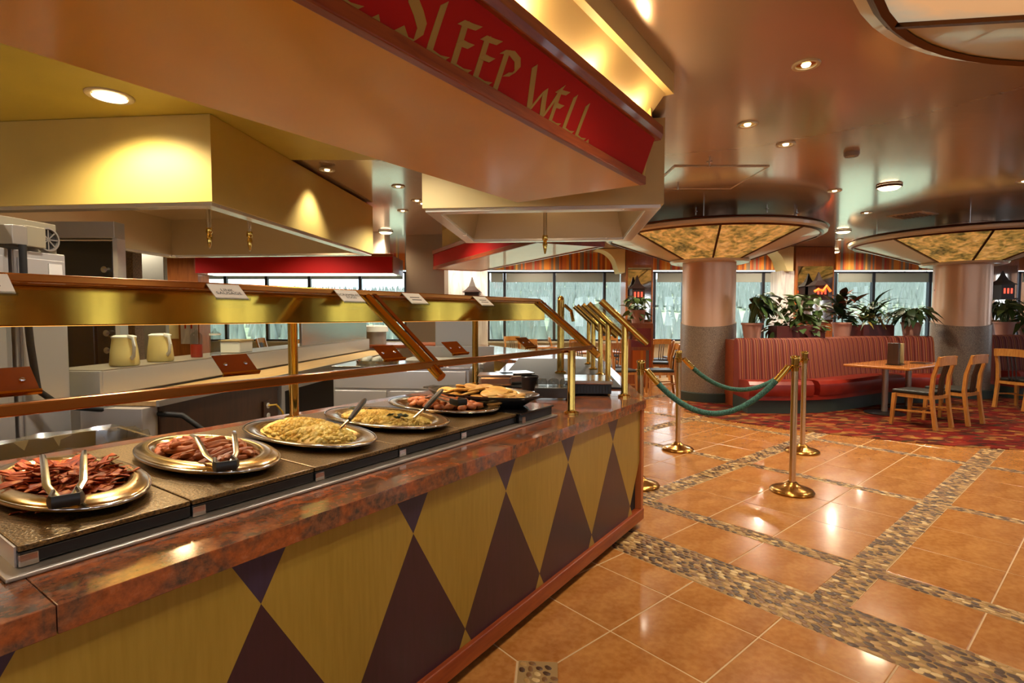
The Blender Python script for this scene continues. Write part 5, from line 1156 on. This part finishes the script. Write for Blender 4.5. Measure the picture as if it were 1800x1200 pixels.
dome(1563, 326, 'lit shallow dome light in the ceiling before the booth', 110); dome(1482, 405, 'shallow dome light in the ceiling between the two flared fixtures', 70); dome(678, 406, 'lit shallow dome light above the kitchen beyond the yellow hood', 70); dome(1466, 441, 'small shallow dome light near the far mirrored pillar', 40)
p = G(1497, 268, CEIL); t = thing('smoke_sensor', 'small grey ceiling sensor between the downlights', 'sensor', (p.x, p.y, CEIL - .04)); MB().lathe([(.06, .0), (.07, .015), (.07, .039)], 20).build('cap', MT['vent'], t); MB().lathe([(.02, -.008), (.03, .0)], 12).build('lens', MT['steel_d'], t)
p = G(1603, 378, CEIL); t = thing('ceiling_vent', 'square slatted air vent in the ceiling by the booth', 'vent', (p.x, p.y, CEIL - .02), .5)
MB().box(-.26, .26, -.26, .26, .012, .019).build('frame', MT['ivory'], t, False)
for k in range(7): MB().box(-.2, .2, -.19 + k * .06, -.17 + k * .06, .0, .012).build('slat', MT['vent'], t, False)
hp = [G(1187, 292, CEIL), G(1300, 290, CEIL), G(1330, 330, CEIL), G(1180, 330, CEIL)]
hx, hy = (hp[0] + hp[1]) / 2, None
t = thing('access_hatch', 'flush ceiling access hatch beside the cream hood', 'hatch', (hp[0].x + .5, hp[0].y + .5, CEIL - .012)); MB().box(-.5, .5, -.5, .5, .004, .011).build('panel', MT['ceiling'], t, False); 
for q in ((-.52, .52, -.52, -.5), (-.52, .52, .5, .52), (-.52, -.5, -.5, .5), (.5, .52, -.5, .5)): MB().box(*q, 0, .011).build('frame_strip', MT['ivory'], t, False)
for x, y in ((1247, 284), (1192, 325), (1223, 372), (1348, 367), (1400, 374)):
    p = G(x, y, CEIL); t = thing('sprinkler', 'small chrome sprinkler head in the brown ceiling', 'sprinkler', (p.x, p.y, CEIL - .05), 0, 'sprinkler heads in the ceiling'); MB().lathe([(.008, .0), (.008, .04), (.03, .045), (.03, .0495)], 12).build('body', MT['chrome'], t); MB().lathe([(0, -.004), (.018, -.004), (.018, 0), (0, 0)], 10, cap=False).build('deflector', MT['chrome'], t)
# extra downlights added to brighten room and kitchen; the first makes the floor's warm pool
AISLE_ADDED = [(1.05, 2.4, 95), (.2, .6, 50), (1.7, .2, 45), (-1.0, -.9, 55), (2.6, -1.5, 45), (.3, -2.4, 45), (4.6, 2.6, 60), (4.7, 4.9, 110), (2.6, 5.2, 85), (4.2, 7.1, 130), (6.2, 6.6, 120), (1.9, 7.6, 150), (6.9, 4.0, 80), (5.6, 8.6, 170), (2.0, 11.4, 220), (5.5, 11.8, 210), (.2, 11.2, 200), (4.6, 12.9, 110), (7.0, 11.6, 120), (-1.3, 11.4, 150), (.6, 13.55, 50), (3.3, 13.7, 50), (6.4, 13.6, 60), (8.9, 13.6, 60)]
for x, y, w_ in AISLE_ADDED: downlight(loc=(x, y), power=w_, ang=125 if y < 10 else 168)
KITCH_ADDED = [(-1.75, 2.75, 120), (-3.4, 2.2, 130), (-5.6, 4.6, 150), (-1.3, 7.9, 190), (-3.6, 9.4, 150), (-6.6, 9.3, 170), (-3.0, 12.6, 130), (-.9, 3.9, 80)]
for x, y, w_ in KITCH_ADDED: downlight(loc=(x, y), power=w_, ang=140, lab='small added downlight in the ceiling above the kitchen', z=CEIL - .03 if y < 5.6 else CEIL, grp=KG, color=(1, .9, .75))
